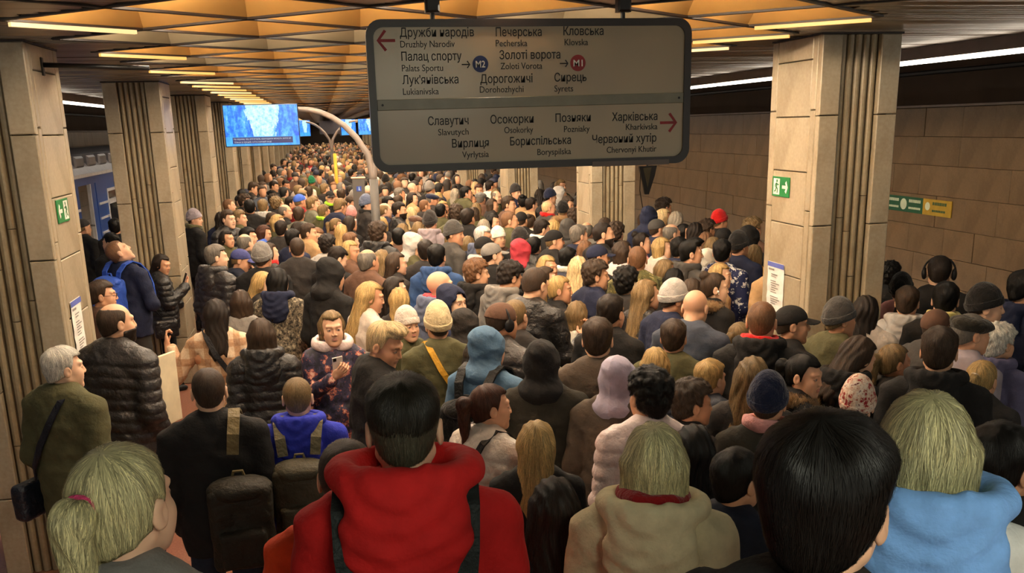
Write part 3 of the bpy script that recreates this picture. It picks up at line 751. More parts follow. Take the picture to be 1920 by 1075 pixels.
obj('interior', MB().box(-2.6, -.10, Y0, Y1, zb - .1, -.0).box(-2.6, -2.55, Y0, Y1, 0, zt).box(-2.6, -.1, Y0, Y1, zt - .02, zt + .03).mesh('interior'), tr, inter)
for d in doors:
    o = obj('door', MB().box(-.05, -.015, d + .85, d + 1.2, 0, zt - .12).mesh('door'), tr, blue)
    obj('door_edge', MB().box(-.055, .0, d + .81, d + .85, 0, zt - .12).mesh('edge'), o, trim)
    obj('door_header', MB().box(-.06, 0, d, d + 1.2, zt - .12, zt).mesh('header'), tr, blue)
# ================================================================== PEOPLE: implicit surfaces -> meshes
def snet(F, xs, ys, zs):
    S = F < 0; nx, ny, nz = F.shape
    cnt = np.zeros((nx-1, ny-1, nz-1), np.int8)
    for a in (0, 1):
        for b in (0, 1):
            for c in (0, 1): cnt += S[a:nx-1+a, b:ny-1+b, c:nz-1+c]
    I, J, K = np.nonzero((cnt > 0) & (cnt < 8)); n = len(I)
    ids = -np.ones(cnt.shape, np.int64); ids[I, J, K] = np.arange(n)
    P = np.zeros((n, 3)); Wt = np.zeros(n); G = (xs, ys, zs)
    cr = [(a, b, c) for a in (0, 1) for b in (0, 1) for c in (0, 1)]
    for p in cr:
        for ax in range(3):
            if p[ax]: continue
            q = list(p); q[ax] = 1
            f0 = F[I+p[0], J+p[1], K+p[2]]; f1 = F[I+q[0], J+q[1], K+q[2]]; m_ = (f0 < 0) != (f1 < 0)
            t = np.where(m_, f0 / np.where(m_, f0 - f1, 1), 0); idx = (I, J, K)
            for d in range(3):
                g = G[d]; v0 = g[idx[d] + p[d]]
                P[:, d] += np.where(m_, v0 + (t * (g[idx[d] + 1] - g[idx[d]]) if d == ax else 0), 0)
            Wt += m_
    P /= Wt[:, None]; Q = []
    for ax in range(3):
        sl0 = [slice(None)] * 3; sl1 = [slice(None)] * 3; sl0[ax] = slice(0, -1); sl1[ax] = slice(1, None)
        A, B = S[tuple(sl0)], S[tuple(sl1)]; o = [d for d in range(3) if d != ax]
        E_ = np.argwhere(A != B); ok = (E_[:, o[0]] > 0) & (E_[:, o[1]] > 0) & (E_[:, o[0]] < F.shape[o[0]] - 1) & (E_[:, o[1]] < F.shape[o[1]] - 1); E_ = E_[ok]
        qs = []
        for (u, v) in ((1, 1), (0, 1), (0, 0), (1, 0)):
            c = E_.copy(); c[:, o[0]] -= u; c[:, o[1]] -= v; qs.append(ids[c[:, 0], c[:, 1], c[:, 2]])
        q = np.stack(qs, 1); inside = A[E_[:, 0], E_[:, 1], E_[:, 2]]
        flip = inside if ax != 1 else ~inside
        q[~flip] = q[~flip][:, ::-1]; Q.append(q)
    Q = np.concatenate(Q); return P, Q[(Q >= 0).all(1)]
def grid(x0, x1, y0, y1, z0, z1, h):
    ax = [np.arange(a, b + h, h) for a, b in ((x0, x1), (y0, y1), (z0, z1))]
    return (*np.meshgrid(*ax, indexing='ij'), *ax)
def vgrid(*breaks):
    """axis with varying spacing: [(start, end, h), ...]"""
    return np.concatenate([np.arange(a, b - 1e-9, h) for a, b, h in breaks] + [np.array([breaks[-1][1]])])
def ell(X, Y, Z, c, r):
    x, y, z = (X - c[0]), (Y - c[1]), (Z - c[2])
    k0 = np.sqrt((x/r[0])**2 + (y/r[1])**2 + (z/r[2])**2); k1 = np.sqrt((x/r[0]**2)**2 + (y/r[1]**2)**2 + (z/r[2]**2)**2) + 1e-9
    return k0 * (k0 - 1) / k1
def cap(X, Y, Z, a, b, ra, rb=None):
    rb = ra if rb is None else rb; d = [b[i] - a[i] for i in range(3)]; L = sum(v*v for v in d)
    h = np.clip(((X - a[0])*d[0] + (Y - a[1])*d[1] + (Z - a[2])*d[2]) / L, 0, 1)
    return np.sqrt((X - a[0] - h*d[0])**2 + (Y - a[1] - h*d[1])**2 + (Z - a[2] - h*d[2])**2) - (ra + (rb - ra) * h)
def smin(a, b, k):
    h = np.clip(.5 + .5 * (b - a) / k, 0, 1); return b + (a - b) * h - k * h * (1 - h)
def smax(a, b, k): return -smin(-a, -b, k)
def wob(X, Y, Z, f, seed=0):
    s = seed * 1.7
    return (np.sin(f*X + 1.3*np.sin(f*.7*Z + s) + s) * np.sin(f*.9*Y + 2.1 + s) + np.sin(f*1.1*Z + 1.7*np.sin(f*.6*X + s)) * np.sin(f*.8*X + f*.5*Y + s) + .6*np.sin(f*2.1*Z + f*1.3*X + 3*s) * np.sin(f*1.9*Y + s)) / 2.2
# ------------------------------------------------------------------ head and bust (head-local, z=0 at mid head, +y = face)
def skull(X, Y, Z, g=0.0):
    return smin(ell(X, Y, Z, (0, -.014, .030), (.074 + g, .094 + g, .087 + g)), ell(X, Y, Z, (0, .024, -.03), (.058 + g, .064 + g, .080 + g)), .03)
def head_sdf(X, Y, Z, fem):
    A = np.abs(X); j = .9 if fem else 1.0
    d = ell(X, Y, Z, (0, -.014, .030), (.074, .094, .087))
    d = smin(d, ell(X, Y, Z, (0, .028, -.036), (.057 * j, .060, .074)), .035)
    d = smin(d, ell(X, Y, Z, (0, .068, -.098 if fem else -.102), (.022 * j, .020, .020)), .028)
    d = smin(d, cap(A, Y, Z, (.052 * j, -.006, -.052), (.022, .062, -.096), .014), .028)          # jaw line
    d = smin(d, ell(A, Y, Z, (.038, .058, -.024), (.020, .022, .022)), .030)                        # cheeks
    d = smin(d, ell(A, Y, Z, (.032, .050, -.055), (.024, .026, .034) if fem else (.022, .024, .032)), .030)
    d = smin(d, cap(A, Y, Z, (.010, .084, .028), (.044, .070, .030), .009 if fem else .011), .018) # brow
    d = smax(d, -ell(A, Y, Z, (.031, .098, .006), (.019, .020, .012)), .012)                        # sockets
    d = smin(d, ell(A, Y, Z, (.031, .0745, .006), (.0155, .0135, .0125)), .004)                     # lids + ball
    d = smin(d, cap(X, Y, Z, (0, .086, .018), (0, .0985 if fem else .103, -.024), .006, .0082 if fem else .0102), .010)
    d = smin(d, ell(A, Y, Z, (.011, .096, -.029), (.0085, .010, .0075)), .006)
    d = smin(d, ell(X, Y, Z, (0, .0855, -.052), (.020 if fem else .024, .012, .006)), .006)
    d = smin(d, ell(X, Y, Z, (0, .0835 if fem else .0830, -.064), (.021, .0135 if fem else .012, .0078 if fem else .0068)), .006)
    d = smax(d, -cap(X, Y, Z, (-.022, .096, -.0575), (.022, .096, -.0575), .0035), .004)
    e = ell(A - .15 * (Y + .01), Y, Z, (.0795, -.010, -.004), (.0085, .021, .032))
    e = smax(e, -ell(A, Y, Z, (.092, -.004, -.001), (.010, .011, .018)), .006)
    d = smin(d, e, .006)
    n = cap(X, Y, Z, (0, -.018, -.06), (0, -.032, -.19), .050 * j, .056 * j)
    d = smin(d, n, .022)
    d = smin(d, ell(X, Y, Z, (0, -.035, -.31), (.20, .10, .115)), .05)
    return d
def paint_head(P, brow, lip, thin=False):
    """pigment of lips, brows, eyes (rgb, coverage)"""
    X, Y, Z = P[:, 0], P[:, 1], P[:, 2]; A = np.abs(X); col = np.zeros((len(P), 4), np.float32); front = Y > .055
    def put(m_, c, a):
        m_ = m_ & front; col[m_, :3] = c; col[m_, 3] = a
    mw = .018 if thin else .022
    put((A < mw) & (np.abs(Z + .058) < .0120 - .006 * (A / mw)), lip, .7)
    put((np.abs(Z - (.0285 if thin else .027) - .012 * (A - .03)) < (.0026 if thin else .0040)) & (A > .013) & (A < .046), brow, .4 if thin else .75)
    ex = (A - .031) / .0150; ez = (Z - .0062) / .0066
    put(ex**2 + ez**2 < 1.15, (.18, .09, .06), .7); put(ex**2 * 1.1 + ((Z - .0056) / .0050)**2 < .85, (.52, .46, .42), 1.0)
    put((A - .031)**2 + (Z - .0060)**2 < .0058**2, (.035, .025, .02), 1.0)
    return col
NECK = (0, -.024, -.105)
def turn(P, yaw, pitch, roll=0.0):
    """bend the neck: head rotates about its pivot, fading out towards the shoulders"""
    w_ = np.clip((P[:, 2] + .20) / .10, 0, 1); w_ = w_ * w_ * (3 - 2 * w_); out = P.copy()
    p = P - np.array(NECK); a = w_ * yaw; b = w_ * pitch
    y1 = p[:, 1] * np.cos(b) + p[:, 2] * np.sin(b); z1 = -p[:, 1] * np.sin(b) + p[:, 2] * np.cos(b)
    x2 = p[:, 0] * np.cos(a) - y1 * np.sin(a); y2 = p[:, 0] * np.sin(a) + y1 * np.cos(a)
    out[:, 0] = x2; out[:, 1] = y2; out[:, 2] = z1; return out + np.array(NECK)
def head_matrix(yaw, pitch):
    return Matrix.Translation(NECK) @ Matrix.Rotation(yaw, 4, 'Z') @ Matrix.Rotation(-pitch, 4, 'X') @ Matrix.Translation([-v for v in NECK])
HEADZ = 1.60
base_heads = {}
def base_head(fem, lod):
    if (fem, lod) not in base_heads:
        h = .0048 if lod == 0 else .0095
        hc = h * 2.6
        xs = vgrid((-.245, -.10, hc), (-.10, .10, h), (.10, .25, hc)); ys = vgrid((-.16, -.12, hc), (-.12, .124, h)); zs = vgrid((-.44, -.135, hc), (-.135, .13, h))
        X, Y, Z = np.meshgrid(xs, ys, zs, indexing='ij')
        base_heads[(fem, lod)] = snet(head_sdf(X, Y, Z, fem), xs, ys, zs)
    return base_heads[(fem, lod)]
# ------------------------------------------------------------------ hand: palm, four unequal bent fingers, thumb from the side of the palm
def hand_parts():
    h = .0042; X, Y, Z, xs, ys, zs = grid(-.062, .075, -.13, .105, -.075, .03, h)
    d = ell(X, Y, Z, (0, 0, 0), (.043, .050, .017))
    d = smin(d, cap(X, Y, Z, (.002, -.035, 0), (.0, -.105, 0), .025, .027), .02)
    for x, L, r in ((-.031, .80, .0075), (-.011, .95, .0085), (.010, 1.0, .0088), (.030, .93, .0085)):
        p = [(x, .038, .002), (x * 1.05, .038 + .038 * L, -.006), (x * 1.05, .038 + .050 * L, -.034 * L), (x, .038 + .028 * L, -.052 * L)]
        f = cap(X, Y, Z, p[0], p[1], r * 1.08, r); f = smin(f, cap(X, Y, Z, p[1], p[2], r, r * .95), .004); f = smin(f, cap(X, Y, Z, p[2], p[3], r * .95, r * .8), .004)
        d = smin(d, f, .005)
    t = cap(X, Y, Z, (.028, -.022, -.004), (.056, .010, -.018), .013, .0105); t = smin(t, cap(X, Y, Z, (.056, .010, -.018), (.050, .042, -.034), .0105, .0085), .005)
    return snet(smin(d, t, .010), xs, ys, zs)
_hand = hand_parts()
def placed_hand(wrist, fingers, palm, mirror=False):
    """wrist position, finger direction, direction the palm faces"""
    f = Vector(fingers).normalized(); z = -Vector(palm); z = (z - f * z.dot(f)).normalized(); x = f.cross(z)
    P, Q = _hand; P = P.copy()
    if mirror: P[:, 0] *= -1; Q = Q[:, ::-1]
    R = np.array([list(x), list(f), list(z)]); return (P - np.array([0, -.075, 0])) * .88 @ R + np.array(wrist), Q
POSES = {
    'down': dict(l=((-.188, -.01, 1.385), (-.226, -.045, 1.10), (-.195, .085, .885)), r=((.188, -.01, 1.385), (.226, -.045, 1.10), (.195, .085, .885)), hands=[]),
    'ph': dict(l=((-.188, -.01, 1.385), (-.232, -.01, 1.10), (-.12, .20, 1.06)), r=((.188, -.01, 1.385), (.235, .03, 1.13), (.075, .262, 1.29)), hands=[((.062, .274, 1.302), (-.60, .42, .65), (-.2, -.9, .35), False)]),
    'pr': dict(l=((-.188, -.01, 1.385), (-.226, -.045, 1.10), (-.195, .085, .885)), r=((.188, -.01, 1.385), (.268, .0, 1.12), (.285, .225, 1.20)), hands=[((.283, .24, 1.212), (-.15, .75, .6), (-.3, -.6, .7), False)]),
    'fo': dict(l=((-.188, -.01, 1.385), (-.265, .03, 1.12), (.06, .205, 1.12)), r=((.188, -.01, 1.385), (.265, .03, 1.11), (-.07, .225, 1.17)), hands=[]),
    'ra': dict(l=((-.188, -.01, 1.385), (-.36, .0, 1.14), (-.39, .10, 1.34)), r=((.188, -.01, 1.385), (.226, -.045, 1.10), (.195, .085, .885)), hands=[((-.392, .105, 1.350), (-.05, .42, .9), (.95, .2, 0), True)]),
    'Rh': dict(l=((-.188, -.01, 1.385), (-.226, -.045, 1.10), (-.195, .085, .885)), r=((.188, -.01, 1.385), (.27, .09, 1.13), (.12, .17, 1.40)), hands=[((.10, .165, 1.415), (-.45, -.15, .9), (-.6, -.7, .2), False)]),
}
body_me = {}
def body_mesh(fem, lod, yaw, pitch, pose, old=0):
    key = (fem, lod, round(yaw, 2), round(pitch, 2), pose if POSES[pose]['hands'] else '', old)
    if key not in body_me:
        P, Q = base_head(fem, lod)
        col = paint_head(P, (.10, .06, .035) if not old else (.45, .40, .36), (.46, .14, .13) if fem else (.36, .17, .13), fem)
        P = turn(P, yaw, pitch) + np.array([0, .02, HEADZ]); Qs = [Q]; Ps = [P]; cs = [col]; n = len(P)
        for wr, fi, pa, mi in POSES[pose]['hands']:
            hp, hq = placed_hand(wr, fi, pa, mi); Ps.append(hp); Qs.append(hq + n); n += len(hp); cs.append(np.zeros((len(hp), 4), np.float32))
        me = mesh_np('body', np.concatenate(Ps), np.concatenate(Qs)); at = me.color_attributes.new('paint', 'FLOAT_COLOR', 'POINT'); at.data.foreach_set('color', np.concatenate(cs).ravel())
        me.materials.append(M['skin']); body_me[key] = me
    return body_me[key]
# ------------------------------------------------------------------ garments (body frame, 1.72 m tall)
def top_sdf(X, Y, Z, kind, pose, fem):
    wv = (.35 - np.abs(wob(X, Y, Z * 1.25, 15, 1))) * .013 + (.3 - np.abs(wob(X, Y, Z, 33, 2))) * .006
    d = ell(X, Y, Z, (0, -.012, 1.25), (.185, .132, .27)); d = smin(d, ell(X, Y, Z, (0, .0, 1.0), (.182, .138, .26)), .06)
    d = smin(d, cap(X, Y, Z, (-.15, -.022, 1.405), (.15, -.022, 1.405), .068), .05); d = smin(d, cap(X, Y, Z, (-.07, -.03, 1.445), (.07, -.03, 1.445), .060), .05)
    hem = .52 if kind == 'coat' else .80
    lo = np.sqrt((X / .195)**2 + ((Y) / .148)**2); lo = (lo - 1) * .165; lo = smax(lo, Z - 1.05, .04)
    d = smin(d, lo, .05); d = smax(d, hem - Z, .015)
    for sd in ('l', 'r'):
        a, b, c = POSES[pose][sd]
        arm = smin(cap(X, Y, Z, a, b, .070, .060), cap(X, Y, Z, b, c, .060, .048), .03)
        d = smin(d, arm, .028)
    col = cap(X, Y, Z, (0, -.012, 1.43), (0, -.004, 1.492), .078, .072); d = smin(d, smax(col, Z - 1.515, .01), .02)
    if kind == 'puff':
        d = d - .006 - .012 * np.abs(np.sin(PI * (Z + .10 * np.abs(X)) / .066)) ** .42 * np.clip((1.47 - Z) * 12, 0, 1) - wob(X, Y, Z, 60, 5) * .0035; wv = wv * .4
    elif kind == 'coat': d = d - .012
    return d - wv
top_me = {}
def top_mesh(kind, pose, fem):
    key = (kind, pose)
    if key not in top_me:
        h = .0095 if kind == 'puff' else .0115; X, Y, Z, xs, ys, zs = grid(-.46, .36, -.22, .36, .48 if kind == 'coat' else .76, 1.56, h)
        me = mesh_np('top_' + kind, *snet(top_sdf(X, Y, Z, kind, pose, fem), xs, ys, zs)); me.materials.append(M['fabric']); top_me[key] = me
    return top_me[key]
def simple(name, fn, box, h, mat):
    X, Y, Z, xs, ys, zs = grid(*box, h); me = mesh_np(name, *snet(fn(X, Y, Z), xs, ys, zs)); me.materials.append(M[mat]); return me
def f_trousers(X, Y, Z):
    A = np.abs(X); d = ell(X, Y, Z, (0, -.005, .90), (.168, .122, .13))
    leg = smin(cap(A, Y, Z, (.088, -.005, .86), (.098, .012, .48), .092, .066), cap(A, Y, Z, (.098, .012, .48), (.098, -.022, .07), .066, .058), .03)
    return smax(smin(d, leg, .03), .055 - Z, .008) - wob(X, Y, Z, 26, 3) * .006
def f_shoe(X, Y, Z):
    d = smin(ell(X, Y, Z, (0, .055, .030), (.046, .120, .052)), cap(X, Y, Z, (0, -.03, .04), (0, -.025, .11), .046, .050), .03)
    return smax(d, -Z + .0, .004)
G = {}
G['trousers'] = simple('trousers', f_trousers, (-.22, .22, -.18, .18, .03, 1.06), .016, 'denim')
G['shoe'] = simple('shoe', f_shoe, (-.07, .07, -.11, .20, -.02, .18), .009, 'rubber')
def f_hood_down(X, Y, Z):
    d = ell(X, Y, Z, (0, -.120, 1.385), (.120, .058, .130)); zz = Z - 1.492 - .12 * (-.02 - Y)
    r = np.sqrt((X / .118) ** 2 + ((Y + .028) / .108) ** 2); ring = np.sqrt(((r - 1) * .112) ** 2 + (zz * .8) ** 2) - .030; ring = smax(ring, Y - .085, .03)
    d = smin(d, ring, .05); d = smax(d, -ell(X, Y, Z, (0, -.020, 1.545), (.090, .085, .065)), .02)
    q = np.sqrt(X ** 2 + (Z - 1.53) ** 2)
    return d - .0032 * np.cos(2 * PI * (q + .012 * np.sin(X * 18)) / .052) * np.clip((-Y - .05) * 14, 0, 1) - (.3 - np.abs(wob(X, Y, Z, 26, 4))) * .007
G['hood'] = simple('hood_down', f_hood_down, (-.19, .19, -.24, .12, 1.22, 1.60), .0088, 'fabric')
def f_scarf(X, Y, Z):
    r = np.sqrt((X / .088)**2 + ((Y + .006) / .092)**2); d = np.sqrt(((r - 1) * .088)**2 + (Z - 1.485 - .02 * np.sin(6 * X + 2) + .15 * (Y)) ** 2 * .55) - .026
    return d - wob(X, Y, Z, 50, 2) * .005
G['scarf'] = simple('scarf', f_scarf, (-.14, .14, -.15, .15, 1.42, 1.57), .009, 'wool')
def f_fur(X, Y, Z):
    r = np.sqrt((X / .125)**2 + ((Y + .05) / .12)**2); d = np.sqrt(((r - 1) * .12)**2 + (Z - 1.47 + .25 * (Y + .05)) ** 2) - .036
    return d - wob(X, Y, Z, 60, 2) * .005
FURBOX = (-.2, .2, -.24, .14, 1.36, 1.58)
def f_vest(X, Y, Z):
    return smax(ell(X, Y, Z, (0, .045, 1.20), (.09, .108, .22)), Z - 1.47, .02) - wob(X, Y, Z, 30, 2) * .003
G['sweater'] = simple('sweater', f_vest, (-.12, .12, -.05, .18, .95, 1.5), .012, 'wool')
# ------------------------------------------------------------------ hair (head-local)
def hairline(X, Y, Z, front=.062, low=-.055):
    """positive inside the face area that stays free of hair"""
    face = Y - (.050 + .10 * np.clip(Z - front, -.2, 0) * -0 )
    f = smin(-(Z - front) + 0 * X, Y - .015 - .35 * np.clip(Z - .02, -.1, .1), .02)
    return f
def short_hair(X, Y, Z, top, side, low, front, rough, freq, seed):
    A = np.abs(X); t = np.clip((Z - .02) / .08, 0, 1); g = side + (top - side) * t * t * (3 - 2 * t)
    d = ell(X, Y, Z, (0, -.014, .030), (.0745, .0945, .0875)) - g - rough * wob(X, Y, Z, freq, seed)
    d = np.minimum(d, smin(d, ell(X, Y, Z, (0, -.042, -.035), (.050 + side * .5, .050 + side, .06)), .03))
    fr = smin(front - Z + .10 * A, Y - .012 - .30 * np.clip(Z - .0, 0, .06) + 0 * A, .015)      # face window
    d = smax(d, fr, .008); d = smax(d, low + .55 * (Y + .07) - Z, .006)
    d = smax(d, -ell(A, Y, Z, (.084, -.006, -.006), (.020, .026, .036)), .006)
    return d
HB = (-.16, .16, -.19, .15, -.16, .20)
from mathutils.kdtree import KDTree
def strands(me, n, steps, step, width, lift, seed):
    """thin hair strands that follow the surface from the crown downwards"""
    V = np.empty(len(me.vertices) * 3); me.vertices.foreach_get('co', V); V = V.reshape(-1, 3)
    N = np.empty(len(V) * 3); me.vertices.foreach_get('normal', N); N = N.reshape(-1, 3)
    kd = KDTree(len(V)); [kd.insert(V[i], i) for i in range(len(V))]; kd.balance(); rg = np.random.RandomState(seed)
    p = V[rg.randint(0, len(V), n)].copy(); crown = np.array([0, -.045, .115]); side = rg.uniform(-.25, .25, (n, 1)); pts = []; nn = []
    L = rg.uniform(.55, 1.15, (n, 1)); li = rg.uniform(.3, 1.3, (n, 1)) * lift
    for k in range(steps + 1):
        idx = np.array([kd.find(q)[1] for q in p]); nr = N[idx]; p = p - nr * ((p - V[idx]) * nr).sum(1, keepdims=True)
        pts.append(p + nr * (li * (.25 + .75 * k / steps))); nn.append(nr)
        g = (p - crown); g /= np.linalg.norm(g, axis=1, keepdims=True) + 1e-6; g[:, 2] -= np.where(p[:, 2] < .08, 1.3, .15)
        g += np.cross(nr, g) * side; g -= nr * (g * nr).sum(1, keepdims=True); g /= np.linalg.norm(g, axis=1, keepdims=True) + 1e-6
        p = p + g * step * L
    P = []; tone = np.repeat(rg.uniform(-.45, .75, n), 2 * (steps + 1)); arr = np.stack(pts, 1); nar = np.stack(nn, 1)
    d = np.gradient(arr, axis=1); sd = np.cross(d, nar); sd /= np.linalg.norm(sd, axis=2, keepdims=True) + 1e-9
    wd = width * np.linspace(1, .25, steps + 1)[None, :, None]
    A = np.stack([arr - sd * wd, arr + sd * wd], 2).reshape(-1, 3)
    b = (np.arange(n) * 2 * (steps + 1))[:, None] + (np.arange(steps) * 2)[None, :]; b = b.ravel()
    Q = np.stack([b, b + 1, b + 3, b + 2], 1); return A, Q, tone
def add_hair(name, fn, box=HB, h=.0062, n=2600, steps=5, step=.016, width=.0011, lift=.0035):
    X, Y, Z, xs, ys, zs = grid(*box, h); P, Q = snet(fn(X, Y, Z), xs, ys, zs); me = mesh_np('tmp', P, Q)
    A, Q2, tone = strands(me, n, steps, step, width, lift, len(name) + n); bpy.data.meshes.remove(me)
    me = mesh_np('hair_' + name, np.concatenate([P, A]), np.concatenate([Q, Q2 + len(P)])); me.materials.append(M['hair'])
    at = me.attributes.new('tone', 'FLOAT', 'POINT'); at.data.foreach_set('value', np.concatenate([np.zeros(len(P)), tone]).astype(np.float32)); G[name] = me
add_hair('sh', lambda X, Y, Z: short_hair(X, Y, Z, .019, .0065, -.052, .072, .0045, 90, 1))
add_hair('cr', lambda X, Y, Z: short_hair(X, Y, Z, .0062, .0028, -.048, .076, .0008, 90, 2), n=3600, steps=2, step=.006, width=.0008, lift=.0025)
add_hair('th', lambda X, Y, Z: short_hair(X, Y, Z, .030, .011, -.055, .066, .0035, 60, 8), h=.0052, n=6000, steps=7, step=.015, width=.0009, lift=.004)
add_hair('topcap', lambda X, Y, Z: smax(short_hair(X, Y, Z, .018, .0035, -.05, .074, .0022, 70, 9), .022 - Z + .10 * (Y + .02), .012), n=3500, steps=3, step=.012, width=.0009, lift=.004)
add_hair('bl', lambda X, Y, Z: smax(short_hair(X, Y, Z, .004, .006, -.055, .10, .0015, 80, 3), -ell(X, Y, Z, (0, .015, .105), (.058, .095, .070)), .01))
def quiff(X, Y, Z):
    d = short_hair(X, Y, Z, .018, .0045, -.052, .074, .002, 60, 4)
    q = ell(X, Y, Z, (0, .040, .118), (.062, .062, .030)) - .009 * wob(X * 1.0, Y * .5, Z * .8, 95, 6)
    return smin(d, q, .03)
add_hair('qf', quiff, n=3500)
add_hair('cu', lambda X, Y, Z: short_hair(X, Y, Z, .032, .017, -.060, .070, .011, 105, 5), n=4200, steps=3, step=.010, lift=.007)
def long_hair(X, Y, Z, low, wid, back, rough, seed, flare=0.0):
    A = np.abs(X)
    d = ell(X, Y, Z, (0, -.016, .030), (.086, .106, .100))
    hgt = np.clip((.03 - Z) / (.03 - low), 0, 1)
    sx = wid + flare * hgt - .22 * wid * np.clip(hgt - .75, 0, 1) * 4 * .5; sy = .062 + .01 * hgt; yc = -.048 - back * hgt
    cur = (np.sqrt((X / sx)**2 + ((Y - yc) / sy)**2) - 1) * np.minimum(sx, sy); cur = smax(cur, np.maximum(Z - .03, low - Z + .02 * np.sin(60 * X)), .02)
    d = smin(d, cur, .035) - rough * np.sin(X * 150 + 3 * np.sin(Z * 25 + seed) + 60 * Y) - rough * .8 * wob(X, Y, Z * .25, 60, seed)
    fr = smin(.074 - Z + .16 * A, Y - .020 - .0 * A, .012)
    d = smax(d, fr, .010)
    d = smax(d, -ell(X, Y, Z, (0, .055, -.14), (.075, .085, .12)), .01)
    return d
add_hair('bo', lambda X, Y, Z: long_hair(X, Y, Z, -.125, .092, -.01, .0022, 2, .008), (-.17, .17, -.21, .13, -.18, .20), n=4200, steps=7, step=.020)
add_hair('lo', lambda X, Y, Z: long_hair(X, Y, Z, -.30, .088, .060, .0028, 3), (-.17, .17, -.24, .13, -.35, .20), .0068, n=5000, steps=9, step=.026)
add_hair('vl', lambda X, Y, Z: long_hair(X, Y, Z, -.46, .098, .085, .0038, 4), (-.18, .18, -.27, .13, -.52, .20), .0075, n=5500, steps=10, step=.032)
def tied(X, Y, Z): return short_hair(X, Y, Z, .011, .007, -.058, .074, .0015, 50, 7) - .0012 * np.sin(Y * 160 + 40 * Z)
def pony(X, Y, Z):
    d = tied(X, Y, Z); t = smin(cap(X, Y, Z, (0, -.100, .045), (0, -.145, .035), .018, .028), cap(X, Y, Z, (0, -.145, .035), (0, -.140, -.17), .036, .018), .02)
    return smin(d, t - .003 * np.sin(X * 170 + 4 * np.sin(Z * 20)), .012)
add_hair('po', pony, (-.12, .12, -.22, .12, -.22, .16), n=4200, steps=6, step=.018)
add_hair('bu', lambda X, Y, Z: smin(tied(X, Y, Z), ell(X, Y, Z, (0, -.085, .105), (.042, .040, .038)) - .004 * wob(X, Y, Z, 120, 3), .012), (-.12, .12, -.17, .12, -.14, .18))
_hm = M['hair']; add_hair('fur', lambda X, Y, Z: f_fur(X, Y, Z), FURBOX, .009, n=5200, steps=3, step=.008, width=.0016, lift=.020); G['fur'].materials.clear(); G['fur'].materials.append(M['wool'])
def f_beard(X, Y, Z):
    d = head_sdf(X, Y, Z, False) - .006 - .002 * wob(X, Y, Z, 160, 2)
    d = smax(d, -ell(X, Y, Z, (0, .10, -.057), (.024, .03, .010)), .004); d = smax(d, Z + .030 + .16 * np.clip(.07 - Y, 0, .2), .006); d = smax(d, .002 - Y, .006); return smax(d, -.135 - Z, .006)
G['beard'] = simple('beard', f_beard, (-.09, .09, -.02, .125, -.145, .0), .0055, 'hair')
# ------------------------------------------------------------------ hats
def dome(X, Y, Z, r, zc=.035): return ell(X, Y, Z, (0, -.014, zc), r)
def f_beanie(X, Y, Z, ribs=False, tall=0.0):
    d = dome(X, Y, Z, (.089, .109, .098 + tall)); d = smax(d, .030 + .28 * (Y - .08) - Z, .006)
    if ribs:
        th = np.arctan2(Y + .014, X); d = d - .0035 * np.abs(np.sin(th * 17)) + .001
    return d - wob(X, Y, Z, 45, 2) * .003
G['beanie'] = simple('beanie', lambda X, Y, Z: f_beanie(X, Y, Z, False, .030), (-.11, .11, -.145, .12, -.06, .19), .0065, 'wool')
G['beanie_rib'] = simple('beanie_rib', lambda X, Y, Z: f_beanie(X, Y, Z, True, .045), (-.115, .115, -.145, .12, -.06, .21), .0050, 'wool')
def f_cuff(X, Y, Z):
    d = np.abs(ell(X, Y, Z, (0, -.014, .035), (.0925, .1125, .105))) - .0045; s_ = Z - .030 - .28 * (Y - .08)
    return smax(d, np.abs(s_ - .024) - .026, .004)
G['cuff'] = simple('beanie_cuff', f_cuff, (-.115, .115, -.145, .12, -.06, .12), .0055, 'wool')
def f_cap(X, Y, Z): return smax(dome(X, Y, Z, (.086, .106, .092)), .040 + .22 * (Y - .06) - Z, .005)
G['cap'] = simple('cap', f_cap, (-.11, .11, -.14, .12, -.03, .15), .0062, 'fabric')
def f_brim(X, Y, Z):
    z = .043 - 1.6 * X * X * 3 - .22 * (Y - .08); d = np.abs(Z - z) - .0035
    o = (np.sqrt((X / .072)**2 + ((Y - .085) / .085)**2) - 1) * .07; return smax(smax(d, o, .003), .070 - Y, .003)
G['brim'] = simple('cap_brim', f_brim, (-.09, .09, .06, .19, -.06, .07), .0042, 'fabric')
def f_flat(X, Y, Z):
    d = ell(X, Y, Z + .18 * Y, (0, .0, .062), (.098, .125, .050)); d = smin(d, smax(dome(X, Y, Z, (.085, .104, .085)), np.abs(Z - .055 + .2 * Y) - .03, .01), .02)
    return smax(d, .020 + .2 * (Y - .06) - Z - .0 , .006) - wob(X, Y, Z, 60, 1) * .003
G['flat'] = simple('flat_cap', f_flat, (-.12, .12, -.15, .15, -.03, .14), .0065, 'wool')
def f_hood(X, Y, Z):
    o = ell(X, Y, Z, (0, -.016, .018), (.101, .120, .122)); o = smin(o, ell(X, Y, Z, (0, -.075, .085), (.062, .070, .055)), .04)
    o = smin(o, ell(X, Y, Z, (0, -.050, -.135), (.130, .115, .085)), .05)
    o = o - (.35 - np.abs(wob(X, Y, Z * 1.3, 24, 4))) * .012 - .004 * np.exp(-(X / .006) ** 2)
    op = ell(X, Y, Z, (0, .125, -.015), (.072, .105, .098)); inn = ell(X, Y, Z, (0, .0, .0), (.090, .110, .112))
    o = smax(o, -op, .012); o = smax(o, -smax(inn, .03 - Y, .02), .01); return smax(o, -.20 - Z, .01)
G['hoodup'] = simple('hood_up', f_hood, (-.15, .15, -.18, .16, -.22, .17), .0075, 'fabric')
